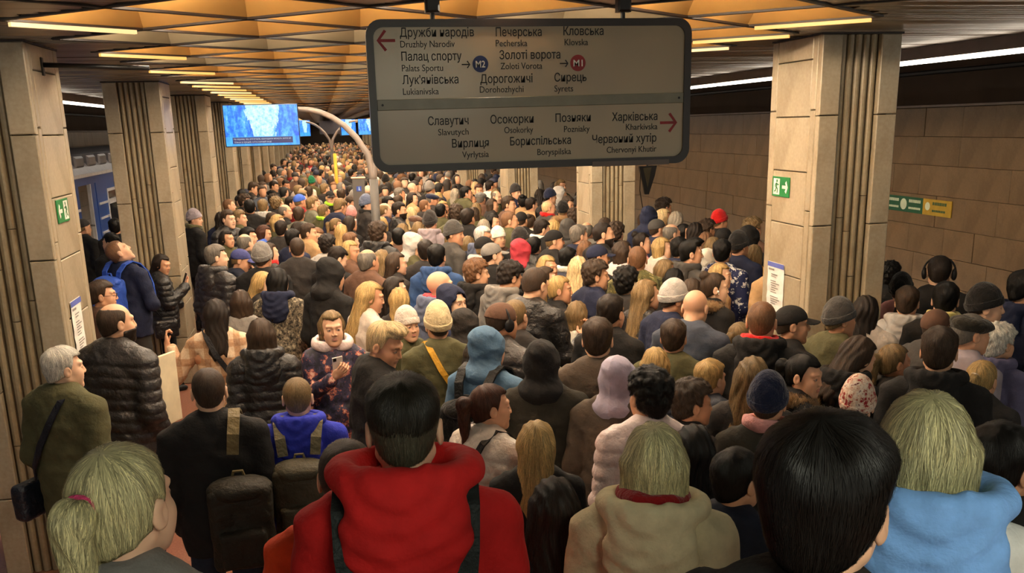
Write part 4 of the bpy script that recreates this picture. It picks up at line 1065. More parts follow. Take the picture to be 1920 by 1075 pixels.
def f_fp(X, Y, Z):
    A = np.abs(X); th = np.sqrt(X * X + (Z - .01) ** 2); d = np.sqrt((th - .102) ** 2 + (Y + .012) ** 2) - .0075; d = smax(d, .0 - Z, .004)
    return np.minimum(d, ell(A, Y, Z, (.094, -.010, -.006), (.019, .036, .042)))
G['phones'] = simple('headphones', f_fp, (-.125, .125, -.06, .05, -.06, .13), .006, 'rubber')
mb = MB()
for sx in (-1, 1):
    cyc = [(sx * .033 + .021 * math.cos(2*PI*i/16), .103, .002 + .016 * math.sin(2*PI*i/16)) for i in range(17)]; mb.tube(cyc, .0018, 5, False); mb.tube([(sx * .054, .100, .006), (sx * .078, .005, .010)], .0018, 5)
mb.tube([(-.012, .105, .004), (.012, .105, .004)], .0018, 5)
G['glasses'] = mb.mesh('glasses'); G['glasses'].materials.append(M['black'])
def f_tie(X, Y, Z): return np.sqrt((np.sqrt(X**2 + (Z - .040)**2) - .024)**2 + ((Y + .122) * .8)**2) - .010
G['tie'] = simple('hair_tie', f_tie, (-.05, .05, -.15, -.09, -.01, .09), .005, 'wool')
# ------------------------------------------------------------------ palettes
COL = dict(blk='1e1d1d', char='322f2e', dgrey='4a4846', grey='7d7a76', lgrey='b9b5b0', ogrey='6d6e60', navy='222840', dnavy='1b2030', bblue='4468cc', denim='34507e', royal='2f3ab4', indigo='40467a', slate='454c5a', steel='547390', lblue='7fb0f0', bgrey='616a82', oliv='545238', dolive='34312a', khaki='d2c6a0', tan='ae8d66', beige='d6c8ba', cream='ebe3d0', straw='dcc79c', brn='62483a', taupe='594e44', pink='d99a96', ppink='e6cfca', red='c4201f', dred='8c1a1c', crim='b43c48', orange='e0481c', must='cf9026', green='1d7350', grn='62a24e', lime='a8e03a', yell='cfc078', lilac='b0a8bc', dlilac='625e7a', mauve='968c94', white='e0ddd6', skin='d8a684')
HAIR = dict(blk='13110f', dbrn='28201b', brn='45372c', lbrn='86704f', ging='7c5a40', aub='4c2f24', gold='bc9e68', blond='dcc394', ashb='c2bb8e', grey='78736c', lgrey='a89f90', white='dcd8ce', skin='8a6a50')
SKIN = ['e0b090', 'd9a684', 'e6bb9c', 'cf9a78', 'deae8c']
# (x, y, floor height, stature, facing, head wear, top, nod, pose marks, scarf, fur, label, female build)
PEOPLE = [
(-3.317,14.152,0.00,1.737,60,'ca:char','ja:blk',0,'','','','person in a dark cap and black jacket beside the blue train door',0),
(-2.875,14.091,0.00,1.723,5,'sh:blk','ja:blk',0,'','','','dark-haired person seen from behind against the blue train window',0),
(-2.578,12.372,0.00,1.688,-60,'sh:blk','ja:blk',0,'','','','black-haired person turned left, behind the man gazing up at the ceiling',0),
(-2.022,10.188,0.00,1.840,80,'cr:ging','ja:navy',-35,'fo','','','man in navy jacket tilting his shaved head up toward the ceiling',0),
(-1.866,11.150,0.00,1.560,125,'lo:dbrn','pu:blk',15,'ph S','','','dark-haired woman in short black puffer reading her phone by the fluted pillar',1),
(-1.827,8.070,0.00,1.720,95,'sh:brn','ja:brn',0,'gl','','','man in glasses half hidden behind the pillar with the paper notice',0),
(-1.349,6.203,0.00,1.840,70,'bl:brn','pu:char',0,'bd J','','','bearded balding man in dark grey quilted jacket and jeans',0),
(-1.504,5.506,0.00,1.720,75,'sh:white','co:oliv',0,'O','','','white-haired older man in brown-green jacket by the left pillar',0),
(-1.887,14.557,0.00,1.760,110,'be:mauve','ja:blk',0,'','oliv','','man in mauve-grey beanie with scarf standing in front of fluted pillar',0),
(-1.637,17.200,0.00,1.740,90,'cr:ging','le:blk',0,'','','','ginger cropped man in black leather at the edge of the left pillar',0),
(-1.556,18.305,0.00,1.740,125,'ca:blk','ja:oliv',15,'','','','person in black cap and olive jacket looking down by the left pillars',0),
(-1.424,16.693,0.00,1.602,150,'lo:blk','le:blk',5,'Rh','','','black-haired woman holding a hand to her mouth by the left pillars',1),
(-1.487,20.665,0.00,1.849,100,'sh:brn','le:blk',20,'','','','tall man in black leather jacket looking down beside the left pillars',0),
(-1.022,16.538,0.00,1.749,10,'sh:lbrn','hd:lgrey',0,'','','','short-haired person in pale grey hoodie with dark strap',0),
(-0.875,15.175,0.00,1.656,110,'sh:brn','ja:blk',25,'','','','man bowing over his phone behind the woman in bright blue coat',1),
(-0.858,17.462,0.00,1.716,20,'cu:lbrn','ja:char',0,'','','','curly light-brown haired person behind the old man with bare forehead',0),
(-0.644,15.552,0.00,1.734,95,'bl:grey','ja:blk',0,'','','','old man with high bare forehead facing right in black jacket',0),
(-0.404,14.694,0.00,1.740,8,'sh:brn','ja:ogrey',0,'','','','brown-haired man with short nape, grey-green jacket, below the bright blue cap',0),
(-0.434,16.766,0.00,1.801,60,'ca:bblue','ja:dred',0,'','','','person in a bright blue baseball cap with white logo',0),
(-0.591,17.147,0.00,1.740,100,'sh:dbrn','ja:blk',0,'','','','dark-haired man facing right just left of the bright blue cap',0),
(-0.889,13.638,0.00,1.600,100,'bo:aub','co:bblue',10,'','','','woman with auburn bob and bright blue coat',1),
(-0.417,13.553,0.00,1.634,90,'lo:dbrn','co:tan',10,'','must','','woman with long dark brown hair, tan coat and mustard scarf',1),
(-0.606,13.152,0.00,1.686,20,'sh:dbrn','ja:char',0,'','','','dark figure between the blue coat and the long dark brown hair',0),
(-1.685,28.556,0.00,1.754,5,'sh:blk','pu:navy',0,'','','','person with black hair and navy puffer against the far left pillars',0),
(-1.903,29.708,0.00,1.740,90,'sh:brn','ja:navy',0,'','','','person in profile touching the far left pillar',0),
(-1.616,32.917,0.00,1.800,120,'sh:brn','ja:oliv',10,'','','','brown-haired man in olive looking down by the far left pillars',0),
(-1.329,31.536,0.00,1.740,20,'ho:navy','pu:navy',0,'','','','person in shiny navy hooded puffer near the far left pillars',0),
(-1.105,34.314,0.00,1.650,30,'lo:blond','ja:grey',0,'','','','long blond hair near the far left pillars',1),
(-0.923,36.587,0.00,1.650,40,'lo:ging','ja:tan',0,'','','','long ginger hair near the far left pillars',1),
(-0.787,27.550,0.00,1.740,130,'ca:navy','ja:lgrey',10,'','','','man in navy cap and pale jacket looking down, left of the green beanie',0),
(-0.296,24.161,0.00,1.739,20,'be:green','ja:oliv',0,'','','','green knitted beanie in the crowd',0),
(-0.455,23.743,0.00,1.741,10,'sh:lbrn','ja:cream',0,'','','','light-brown head with cream jacket just left of the green beanie',0),
(-1.028,25.139,0.00,1.740,140,'sh:brn','ja:char',20,'','','','flushed person with bowed head near the far left pillars',0),
(-0.883,23.164,0.00,1.737,150,'sh:dbrn','ja:char',10,'','','','dark-haired man facing the camera below the flushed bowed head',0),
(-1.156,22.813,0.00,1.743,110,'sh:dbrn','ja:blk',10,'','','','dark-haired person in black, left of the man facing the camera',0),
(-1.132,46.243,0.00,1.740,60,'bd:skin','ja:char',0,'','','','bald head standing out near the far left pillars',0),
(-0.221,16.411,0.00,1.764,90,'sh:lbrn','ja:ogrey',0,'','','','light-brown haired man in profile right of the bright blue cap',0),
(-0.046,15.648,0.00,1.691,60,'sh:lbrn','ja:oliv',0,'','lime','','fair-haired man with lime green collar facing right',0),
(0.093,18.391,0.00,1.740,170,'ca:blk','ja:blk',0,'','lime','','man in black cap and lime collar facing the camera',0),
(0.173,15.273,0.00,1.812,60,'sh:lbrn','ja:navy',20,'','','','broad man in navy jacket bowing his fair head',0),
(0.334,17.245,0.00,1.644,20,'bo:lbrn','ja:tan',0,'','','','light-brown bob behind the broad man in navy',1),
(0.396,15.704,0.00,1.631,5,'be:pink','hd:ppink',0,'','','','pink beanie with matching pale pink hood seen from behind',0),
(0.620,15.322,0.00,1.824,100,'be:bgrey','ja:char',0,'','blk','','blue-grey beanie and dark scarf just left of the grey post',0),
(0.868,14.842,0.00,1.749,80,'bl:lbrn','ja:navy',0,'','','','pale-faced bald man in navy just right of the grey post',0),
(1.082,17.281,0.00,1.650,100,'bo:brn','ja:blk',0,'','','','brown bob right of the grey post, behind the pale-faced bald man',1),
(1.057,14.451,0.00,1.774,100,'sh:dbrn','le:blk',0,'bd','','','dark bearded man in black leather right of the grey post',0),
(1.306,15.165,0.00,1.640,5,'lo:blond','ja:char',0,'','','','straight blond hair from behind, right of the dark bearded man',1),
(1.386,18.570,0.00,1.740,80,'sh:grey','co:tan',0,'','','','grey-haired man in tan coat above the dark bearded man',0),
(1.781,20.228,0.00,1.740,60,'bd:skin','ja:char',0,'','','','bald head above the straight blond hair',0),
(1.420,22.312,0.00,1.650,5,'lo:dbrn','co:brn',0,'','','','dark brown hair and brown coat just right of the grey post',1),
(1.461,23.613,0.00,1.745,20,'be:blk','ja:char',0,'','','','black beanie just under the left end of the station sign',0),
(1.859,23.795,0.00,1.735,60,'cu:ging','ja:tan',0,'','','','frizzy bright ginger hair under the station sign',0),
(2.163,24.277,0.00,1.740,30,'sh:blk','ja:char',0,'','','','black-haired man right of the frizzy ginger hair',0),
(0.309,18.873,0.00,1.740,5,'sh:brn','ja:cream',0,'','','','brown head and cream jacket left of the grey information column',0),
(0.383,16.807,0.00,1.746,120,'sh:brn','ja:brn',20,'','','','brown-haired person with bowed head below the grey information column',0),
(-0.315,20.048,0.00,1.740,5,'sh:brn','ja:grey',0,'','','','brown head from behind above the fair-haired man in profile',0),
(-0.004,20.939,0.00,1.740,60,'sh:lbrn','ja:char',0,'','','','light-brown head above the man in black cap and lime collar',0),
(0.463,27.601,0.00,1.740,60,'bl:lgrey','ja:navy',0,'','','','pink balding man in navy left of the grey information column',0),
(-0.078,28.340,0.00,1.740,60,'sh:dbrn','ja:navy',0,'','','','dark-haired person right of the green beanie',0),
(0.770,28.044,0.00,1.740,30,'sh:dbrn','ja:char',0,'','','','dark head right behind the grey information column',0),
(1.323,30.636,0.00,1.740,100,'bd:skin','ja:tan',0,'','','',"bald pink man left of the post, touching the sign's left edge",0),
(1.226,13.615,0.00,1.647,80,'fc:brn','ja:char',0,'','','','dark brown beret-like hat beside the pale mauve hood',0),
(0.783,14.124,0.00,1.600,5,'bo:gold','ja:char',0,'','','','golden bob in front of the grey post',1),
(0.560,11.087,0.00,1.800,35,'cu:brn','pu:blk',0,'Hd','','','tall man with curly brown top and black hooded jacket',0),
(0.973,12.825,0.00,1.617,20,'bo:lbrn','ja:tan',0,'','','','wavy light-brown hair behind the grey hood with khaki peak',1),
(1.219,13.180,0.00,1.597,5,'bo:lbrn','ja:brn',0,'','','','round light-brown bob beside the mauve hoodie',1),
(1.303,12.398,0.00,1.780,20,'be:char','hd:mauve',0,'','','','dark grey beanie above pale mauve hoodie, seen from behind',0),
(1.968,16.522,0.00,1.615,120,'lo:gold','ja:char',0,'','','','golden-haired woman in profile under the station sign',1),
(1.784,15.378,0.00,1.600,130,'bo:brn','ja:char',20,'','','','woman with brown bob looking down under the golden-haired one',1),
(1.624,16.276,0.00,1.669,70,'cr:ging','ja:char',0,'','','','ginger shaved man left of the golden-haired woman',1),
(1.825,16.927,0.00,1.727,90,'fc:navy','ja:char',0,'','','','navy beret on a grey-haired man',0),
(2.275,21.288,0.00,1.742,120,'sh:blk','ja:oliv',0,'bd','','','black-haired bearded man turning to the right under the sign',0),
(2.482,21.683,0.00,1.648,150,'bo:blond','ja:cream',0,'','','','fair-haired face turned to the camera under the sign',1),
(2.634,23.165,0.00,1.740,20,'be:navy','ja:navy',0,'','','','navy blue hat under the middle of the station sign',0),
(2.546,19.220,0.00,1.650,30,'lo:lgrey','co:oliv',0,'','','','long ash-blond hair and olive coat near the far pillar',1),
(2.473,17.216,0.00,1.800,90,'sh:blk','co:oliv',0,'','','','black-haired man with white earbud facing right',0),
(2.965,18.793,0.00,1.740,170,'sh:aub','ja:blk',0,'','','','reddish-faced man facing the camera beside the black-haired man with earbud',0),
(2.648,16.635,0.00,1.735,20,'fc:grey','ja:brn',0,'','','','grey flat cap in front of the reddish-faced man',0),
(3.289,21.357,0.00,1.650,20,'bo:blond','ja:tan',0,'','','','blond head touching the far fluted pillar',1),
(3.354,19.827,0.00,1.740,60,'sh:dbrn','ja:cream',0,'','','','dark head with cream jacket between two right pillars',0),
(3.897,22.057,0.00,1.740,10,'ho:navy','ja:navy',0,'','','','navy hooded person between two right pillars',0),
(2.769,16.210,0.00,1.646,100,'bo:brn','co:char',0,'','','','brown-haired woman in profile beside the middle right pillar',1),
(2.434,15.776,0.00,1.620,5,'lo:lbrn','ja:oliv',0,'','','','light-brown long hair below the grey flat cap',1),
(1.839,14.041,0.00,1.660,30,'sh:blk','ja:blk',0,'','','','round black head behind the slouchy dark beanie',0),
(1.804,12.493,0.00,1.800,30,'sh:dbrn','co:blk',0,'','','','man in black coat with neat dark nape',0),
(1.376,10.704,0.00,1.804,110,'be:dgrey','ja:dgrey',0,'','','','man in slouchy dark beanie, grey jacket, bent to the right',0),
(2.342,13.792,0.00,1.620,120,'bo:blk','ja:blk',10,'','','','black-haired woman turned right above the white-haired man',1),
(2.082,12.881,0.00,1.620,20,'bo:lgrey','ja:char',0,'','','','ash-blond head behind the white-haired pink-faced man',1),
(2.712,14.430,0.00,1.800,105,'sh:brn','ja:brn',0,'','','','clean-shaven young man looking right in front of the pillar',0),
(2.237,11.894,0.00,1.802,85,'cr:ging','co:oliv',0,'','','','cropped ginger-grey man in olive coat facing right',0),
(3.262,15.993,0.00,1.700,5,'bu:blk','ja:tan',0,'','','','black hair tied in a top knot before the fluted pillar',1),
(3.213,15.118,0.00,1.715,60,'sh:dbrn','ja:tan',0,'','','','dark-haired man with tan collar before the fluted pillar',0),
(2.629,13.025,0.00,1.689,20,'ca:blk','ja:blk',0,'','','','black cap right beside the ginger-grey cropped man',0),
(2.838,13.411,0.00,1.610,20,'bu:brn','ja:cream',0,'','','','brown knotted hair right of the black cap by the ginger-grey man',1),
(3.831,16.449,0.00,1.740,80,'be:navy','ja:dgrey',0,'','','','navy beanie between two right pillars',0),
(4.152,16.981,0.00,1.740,90,'ho:lgrey','hd:lgrey',0,'','','','light grey hood up between two right pillars',0),
(3.749,14.980,0.00,1.740,120,'sh:brn','ja:blk',15,'','','','brown-haired man bowing next to the lit pillar',0),
(3.304,14.304,0.00,1.734,80,'bl:blond','ja:dgrey',0,'','red','','balding fair man with red scarf between two right pillars',0),
(3.294,14.710,0.00,1.612,80,'bo:blk','ja:tan',0,'','','','black-haired woman in profile left of the balding fair man',1),
(3.437,13.901,0.00,1.720,10,'be:blk','co:tan',0,'','','tan','pointed black beanie over tan fur collar by the lit pillar',0),
(2.754,10.887,0.00,1.758,20,'ho:dgrey','hd:dgrey',0,'','','','dark grey hood up in front of the lit pillar',0),
(2.549,11.518,0.00,1.720,70,'sh:dbrn','co:blk',10,'','white','','dark-haired man in black coat with white shirt collar',0),
(2.946,12.426,0.00,1.620,5,'lo:gold','ja:tan',0,'','','','golden hair from behind beside the dark grey hood',1),
(2.756,10.460,0.00,1.740,60,'sh:grey','ja:navy',0,'','','','man with greying short hair and navy jacket below the lit pillar',0),
(2.804,9.659,0.00,1.847,85,'cr:dbrn','ja:blk',0,'bd','','','bald bearded man in black facing right against the fluted pillar',0),
(2.417,10.228,0.00,1.726,85,'ca:blk','ja:blk',0,'','','','old man in black peaked cap facing right, black jacket',0),
(2.203,11.033,0.00,1.661,60,'be:char','ja:blk',0,'','','','charcoal beanie just above the crimson hood',0),
(1.928,9.616,0.00,1.700,40,'ho:crim','pu:blk',0,'','','','crimson hood up over black puffer',0),
(2.283,10.609,0.00,1.610,20,'sh:blk','pu:blk',0,'','','','black head and black puffer right of the crimson hood',0),
(1.743,10.920,0.00,1.723,110,'sh:white','hd:bgrey',0,'','','','white-haired pink-faced man looking right',0),
(2.029,11.519,0.00,1.633,140,'be:cream','co:brn',0,'','','','woman in cream beanie facing the camera',1),
(1.548,9.206,0.00,1.740,70,'ca:grey','ja:blk',0,'','','','man in grey baseball cap with tanned neck',0),
(1.597,9.961,0.00,1.720,60,'ca:blk','hd:lgrey',0,'','','','black cap behind the grey baseball cap',0),
(1.631,11.327,0.00,1.579,30,'bo:lbrn','hd:navy',0,'','','','light-brown head in a navy hooded coat',1),
(0.998,9.068,0.00,1.760,15,'sh:blk','hd:denim',0,'','','','black-haired man with denim-blue hood, seen from behind',0),
(0.984,9.920,0.00,1.709,5,'sh:dbrn','ja:char',0,'','','','dark brown head left of the denim-blue hood',0),
(1.253,8.303,0.00,1.700,80,'cu:ging','hd:blk',0,'','','','young man with ginger-brown tousled hair and black hood',0),
(1.422,7.794,0.00,1.746,60,'cu:dbrn','hd:grey',20,'','','','young man bowing, dark tousled top, grey hoodie',0),
(0.820,7.427,0.00,1.757,80,'bd:skin','hd:bgrey',0,'','crim','','completely bald man with crimson collar facing right',0),
(0.880,10.350,0.00,1.732,110,'hc:lgrey','ja:oliv',10,'','','','grey hood up over a khaki peaked cap',0),
(0.182,13.189,0.00,1.606,30,'lo:gold','ja:pink',0,'','','','golden long hair above the red jacket',1),
(0.258,11.891,0.00,1.620,70,'sh:ging','ja:red',0,'','grn','','red jacket with green collar under ginger hair',0),
(-0.171,12.933,0.00,1.614,130,'bo:ging','ja:blk',20,'','','','ginger-blond bob looking down beside the tan coat',1),
(-0.019,11.288,0.00,1.660,30,'cu:dbrn','ja:lgrey',0,'','','','dark curly hair above the black hooded man',0),
(0.022,9.918,0.00,1.700,70,'sh:dbrn','ja:blk',25,'','','','man with sharply bowed dark head beside the red jacket',0),
(0.531,9.973,0.00,1.630,20,'vl:lbrn','ja:navy',0,'','','','very long light-brown hair over navy, behind the straight brown hair',1),
(0.638,9.544,0.00,1.650,85,'lo:brn','ja:char',0,'','','','straight brown hair woman in profile facing right',1),
(-0.023,8.030,0.00,1.800,60,'ho:blk','hd:blk',10,'','','','tall man with black hood pulled up, black coat',0),
(0.522,8.195,0.00,1.609,80,'lo:dbrn','ja:blk',0,'','','','woman with long dark braid-like curls behind the beige beanie',1),
(0.260,7.443,0.00,1.697,90,'vl:gold','ja:beige',10,'','','','woman with very long golden hair looking right, pale top',1),
(0.537,7.766,0.00,1.583,5,'lo:gold','ja:char',0,'','','','golden hair from behind just above the beige beanie',1),
(0.870,6.990,0.00,1.694,130,'ho:navy','ja:navy',0,'','','','face in shadow under a navy hood, facing the camera',0),
(0.503,6.702,0.00,1.597,150,'be:beige','ja:oliv',0,'','','','older woman in beige beanie looking toward the camera',1),
(0.674,6.174,0.00,1.695,-10,'rb:straw','ja:oliv',0,'','','','ribbed straw-coloured beanie and olive jacket with mustard strap',0),
(0.224,5.345,0.00,1.800,120,'qf:blond','co:blk',20,'','','','young man with blond quiff and black coat looking down',0),
(0.898,6.542,0.00,1.596,40,'ho:char','pu:char',0,'','','','black padded hood between the straw beanie and the backward cap',0),
(1.024,5.841,0.00,1.765,55,'cb:brn','pu:char',0,'hp','','','brown backward cap with headphones over it',0),
(1.196,6.230,0.00,1.710,25,'cr:lbrn','ja:char',0,'','','','pale cropped head behind the headphones',0),
(1.398,6.663,0.00,1.865,40,'cr:brn','le:blk',20,'pr','','','big man in black jacket bowing his cropped head',0),
(2.023,8.836,0.00,1.640,130,'bo:gold','ja:navy',0,'','','','golden bowl-cut youth turned toward the camera',1),
(1.829,7.976,0.00,1.654,80,'sh:brn','ja:blk',-15,'','','','pale youth lifting his chin behind the big cropped man',0),
(1.813,7.523,0.00,1.649,90,'po:gold','ja:blk',0,'','','','golden-haired woman in profile behind the pale youth',1),
(2.314,9.202,0.00,1.655,50,'sh:blk','pu:navy',0,'','cream','','black-haired person in navy puffer with white collar',0),
(2.236,8.475,0.00,1.666,20,'vl:blond','ja:navy',0,'','','','very long pale blond straight hair from behind',1),
(2.501,8.797,0.00,1.724,80,'ca:navy','ja:blk',0,'','','','man in navy baseball cap facing right, tanned cheek',0),
(2.722,10.016,0.00,1.619,20,'lo:ging','ja:blk',0,'','','','ginger hair left behind the navy baseball cap',1),
(2.178,7.727,0.00,1.718,80,'cu:brn','ja:navy',0,'','','','youth with fluffy brown fringe facing right',0),
(2.254,8.101,0.00,1.522,15,'sh:dbrn','hd:must',0,'','','','child with dark cropped hair and mustard hood',0),
(2.315,7.300,0.00,1.713,30,'cu:blk','ja:char',0,'','','','man with wavy black hair and charcoal jacket',0),
(2.906,9.280,0.00,1.688,60,'bo:brn','ja:ppink',0,'','','','brown tousled hair and pale pink jacket before the fluted pillar',1),
(2.689,8.126,0.00,1.780,3,'cr:ging','ja:camo',0,'','','','ginger cropped man in camouflage collar seen from behind',0),
(3.456,9.662,0.00,1.658,90,'bo:gold','co:beige',0,'','','','golden bob woman in beige hooded coat in profile',1),
(3.309,8.472,0.00,1.763,80,'qf:blk','hd:dgrey',0,'','','','dark-haired man with swept top and dark grey hoodie',0),
(3.484,9.215,0.00,1.702,30,'sh:blk','ja:navy',0,'','','','black head behind the golden bob woman',1),
(3.634,8.474,0.00,1.751,10,'sh:blk','ja:pat',0,'','','','dark-haired man in blue and white patterned jacket',0),
(3.956,8.840,0.00,1.760,40,'be:blk','ja:navy',0,'','','','black beanie, nearest of the dark hats left of the exit pillar',0),
(3.628,8.790,0.00,1.620,30,'ho:cream','hd:cream',0,'','','','white hood up among dark heads',0),
(3.429,8.040,0.00,1.603,100,'bo:gold','ja:tan',0,'','','','yellow-blond hair in front of the patterned jacket',1),
(2.901,6.917,0.00,1.702,80,'bu:brn','co:blk',0,'','','tan','woman with white earbud and pale fur hood in black coat',1),
(2.902,7.776,0.00,1.620,20,'bo:blk','ja:blk',0,'','','','black glossy head behind the pointed grey beanie',1),
(3.005,8.305,0.00,1.622,60,'lo:lbrn','co:beige',0,'','','','light-brown hair and beige coat right of the ginger cropped man',1),
(2.314,5.853,0.00,1.787,20,'bd:skin','ja:slate',25,'pr','','','broad bald man in slate jacket bowing his head',0),
(2.378,6.451,0.00,1.726,60,'be:lgrey','ja:navy',10,'','','','pointed light grey beanie left of the broad bald man',0),
(2.898,7.339,0.00,1.597,5,'bo:brn','ja:blk',0,'','','','brown head just above the broad bald man',1),
(2.336,6.871,0.00,1.687,60,'vl:lbrn','le:blk',0,'','','','very long wavy light-brown hair over black leather',1),
(1.799,6.006,0.00,1.740,30,'sh:dbrn','ja:blk',0,'','','','dark short-haired man in black behind the taupe jacket',0),
(2.070,5.534,0.00,1.646,10,'sh:brn','ja:oliv',0,'','','','short brown hair and olive jacket in front of the broad bald man',0),
(1.453,5.091,0.00,1.778,5,'sh:brn','ja:taupe',0,'','','','short brown hair and taupe jacket, left of the lilac hood',0),
(1.797,6.864,0.00,1.554,20,'bo:lbrn','ja:cream',0,'','','','light-brown hair and cream jacket beside the lit phone',1),
(1.844,5.222,0.00,1.557,5,'bo:gold','ja:blk',0,'','','','smooth golden bob in front of the olive jacket',1),
(2.016,4.827,0.00,1.561,40,'sh:gold','pu:slate',0,'','','','short golden hair over slate padded collar',0),
(1.430,4.635,0.00,1.655,20,'ho:lilac','co:taupe',0,'','','','lilac hood up over a brown woollen hood',0),
(1.079,4.878,0.00,1.712,5,'ho:blk','hd:dolive',0,'','','','black hood up over a dark olive coat, seen from behind',0),
(1.402,4.008,0.00,1.746,-30,'cu:blk','pu:ppink',0,'','','','woman with dark curly updo and pale pink padded jacket',1),
(1.697,4.293,0.00,1.600,70,'cu:brn','ja:char',0,'','','','woman with brown curls in profile facing right',1),
(2.472,5.153,0.00,1.809,8,'cr:ging','hd:blk',0,'','red','','ginger cropped man with red collar and black hood',0),
(2.799,5.438,0.00,1.716,80,'ca:blk','ja:blk',0,'','','','youth in black baseball cap in front of the paper notice pillar',0),
(2.713,5.989,0.00,1.504,30,'po:lbrn','ja:char',0,'','','','light-brown low ponytail left of the red collar',1),
(2.079,4.408,0.00,1.673,10,'vl:lbrn','ja:char',0,'','','','long wavy honey hair from behind, below the red collar',1),
(2.440,4.589,0.00,1.625,115,'po:blk','co:blk',5,'','','tan','smiling dark-haired woman with fur collar',1),
(1.943,3.950,0.00,1.692,10,'be:navy','ja:dolive',0,'','pink','','navy beanie with pink scarf, in front of the smiling woman',1),
(3.210,5.585,0.00,1.691,60,'be:dgrey','ja:oliv',0,'','','','dark grey beanie in front of the fluted right pillar',0),
(3.564,5.847,0.00,1.665,10,'lo:dbrn','co:beige',0,'','','','dark straight hair and beige coat right of the dark grey beanie',1),
(2.813,4.738,0.00,1.675,50,'lo:brn','hd:blk',25,'','','','brown-haired person bowing with ear showing, black hood',1),
(2.502,4.114,0.00,1.580,5,'kn:red','ja:char',0,'','','','red and cream knitted hat in front of the brown ponytail',0),
(4.410,6.289,0.00,1.845,2,'cr:dbrn','ja:blk',0,'hp','','','tall man wearing black headphones, black high collar',0),
(4.085,5.733,0.00,1.741,2,'sh:blk','ja:blk',0,'','yell','','dark round head with pale yellow collar below the headphones',0),
(4.095,5.369,0.00,1.767,80,'be:blk','ja:blk',0,'','','','man in tight black beanie in profile facing right',0),
(4.042,6.102,0.00,1.658,8,'sh:brn','hd:lgrey',0,'','','','short brown hair above a pale grey hood',0),
(3.726,5.309,0.00,1.659,30,'ca:brn','ja:dgrey',0,'','','','brown cap seen from behind, left of the dark flat cap',0),
(3.589,4.804,0.00,1.737,60,'fc:dolive','ja:mauve',0,'','','','dark flat cap tilted forward beside the white curls',0),
(3.919,4.975,0.00,1.608,40,'cu:white','hd:dlilac',0,'','','','elderly woman with white curls and violet-grey jacket',1),
(4.558,5.593,0.00,1.820,60,'sh:blk','hd:navy',0,'','','','large navy jacket cut by the right edge of the picture',0),
(4.966,7.793,0.00,1.560,20,'cu:blk','ja:blk',0,'','','','dark curly head peeking out right of the exit pillar',0),
(4.386,6.720,0.00,1.630,20,'be:blk','ja:pink',0,'','','','glittering black hat right of the exit pillar',0),
(3.176,4.891,0.00,1.562,60,'po:lbrn','ja:char',0,'','','','brown ponytail tied low beside the black padded collar',1),
(3.016,4.244,0.00,1.795,4,'sh:brn','hd:blk',0,'','','','short brown nape and wide black hood at the right side',0),
(3.404,4.413,0.00,1.559,20,'po:gold','co:char',0,'','','','golden half-tied hair with pale scrunchie near right edge',1),
(-0.852,7.219,0.00,1.660,5,'lo:dbrn','ja:plaid',0,'ra','','','woman in beige plaid coat with long dark hair',1),
(-0.736,7.973,0.00,1.600,5,'bo:brn','ja:grey',0,'','','','wavy brown bob behind the plaid coat',1),
(-0.477,6.341,0.00,1.660,5,'bo:brn','pu:blk',0,'Hd L','','','woman with brown bob and shiny black hooded coat',1),
(-0.454,8.439,0.00,1.700,20,'lo:blk','ja:tweed',0,'','','','black hair over speckled tweed jacket with navy hood',1),
(-0.020,6.480,0.00,1.660,172,'lo:lbrn','ja:floral',0,'ph','','','young woman facing the camera in floral jacket holding a white phone',1),
(-0.624,4.685,0.00,1.742,3,'cr:brn','ja:blk',0,'','','','young man with cropped hair and black jacket carrying a dark backpack',0),
(-0.215,4.870,0.00,1.617,5,'cr:lbrn','hd:royal',0,'','','','youth in royal blue hooded jacket with khaki backpack',0),
(-1.120,9.897,0.00,1.763,85,'sh:grey','pu:char',0,'Hd','','','grey-haired man with lined face and charcoal puffer facing right',0),
(-0.948,10.290,0.00,1.676,100,'ca:indigo','ja:dnavy',15,'Rh','','','old man in indigo cap rubbing his face',0),
(-0.644,8.896,0.00,1.620,110,'lo:gold','ja:char',15,'','','','fair-haired girl looking down between indigo cap and tweed',1),
(-0.667,10.992,0.00,1.640,75,'bo:brn','le:blk',0,'','red','','brown bob with bright red scarf',1),
(0.699,4.384,0.00,1.640,75,'po:aub','pu:beige',0,'','','','auburn-haired woman in quilted beige jacket with black strap',1),
(0.840,3.923,0.00,1.580,5,'lo:gold','ja:blk',0,'','','','golden hair right of the quilted beige jacket',1),
(0.861,5.372,0.00,1.700,45,'ho:steel','hd:steel',0,'','','','steel blue hood up with furry black backpack',0),
(1.433,3.566,0.00,1.621,5,'vl:blk','ja:blk',0,'','','','long black hair in shadow right of the ash-green hair',1),
(0.637,2.718,0.30,1.476,5,'vl:dbrn','ja:blk',0,'','','','very long black-brown hair in shadow near the red hoodie',1),
(0.002,2.580,0.30,1.704,10,'cr:brn','ja:orange',0,'','','','half-hidden brown cropped head and orange jacket left of red hoodie',0),
(0.143,2.153,0.45,1.833,3,'fd:dbrn','hd:red',0,'','','','nearest man in red hoodie with two dark straps',0),
(-0.414,1.738,0.60,1.701,38,'po:ashb','ja:grey',0,'','','','ash-blond ponytail with pink hair tie at bottom left corner',1),
(0.874,2.470,0.30,1.710,3,'bo:ashb','co:khaki',0,'','dred','','ash-blond bob with red collar and khaki hooded coat',1),
(0.593,1.040,0.90,1.572,15,'th:blk','ja:blk',0,'','','','nearest head with glossy black hair whorl and black jacket',0),
(1.076,1.525,0.75,1.595,-12,'bo:ashb','hd:white',0,'','','','ash-blond woman with light blue hood and white top',1),
(1.674,2.073,0.45,1.612,30,'sh:blk','co:blk',0,'','','','dark figure in shadow at the lower right edge',0),
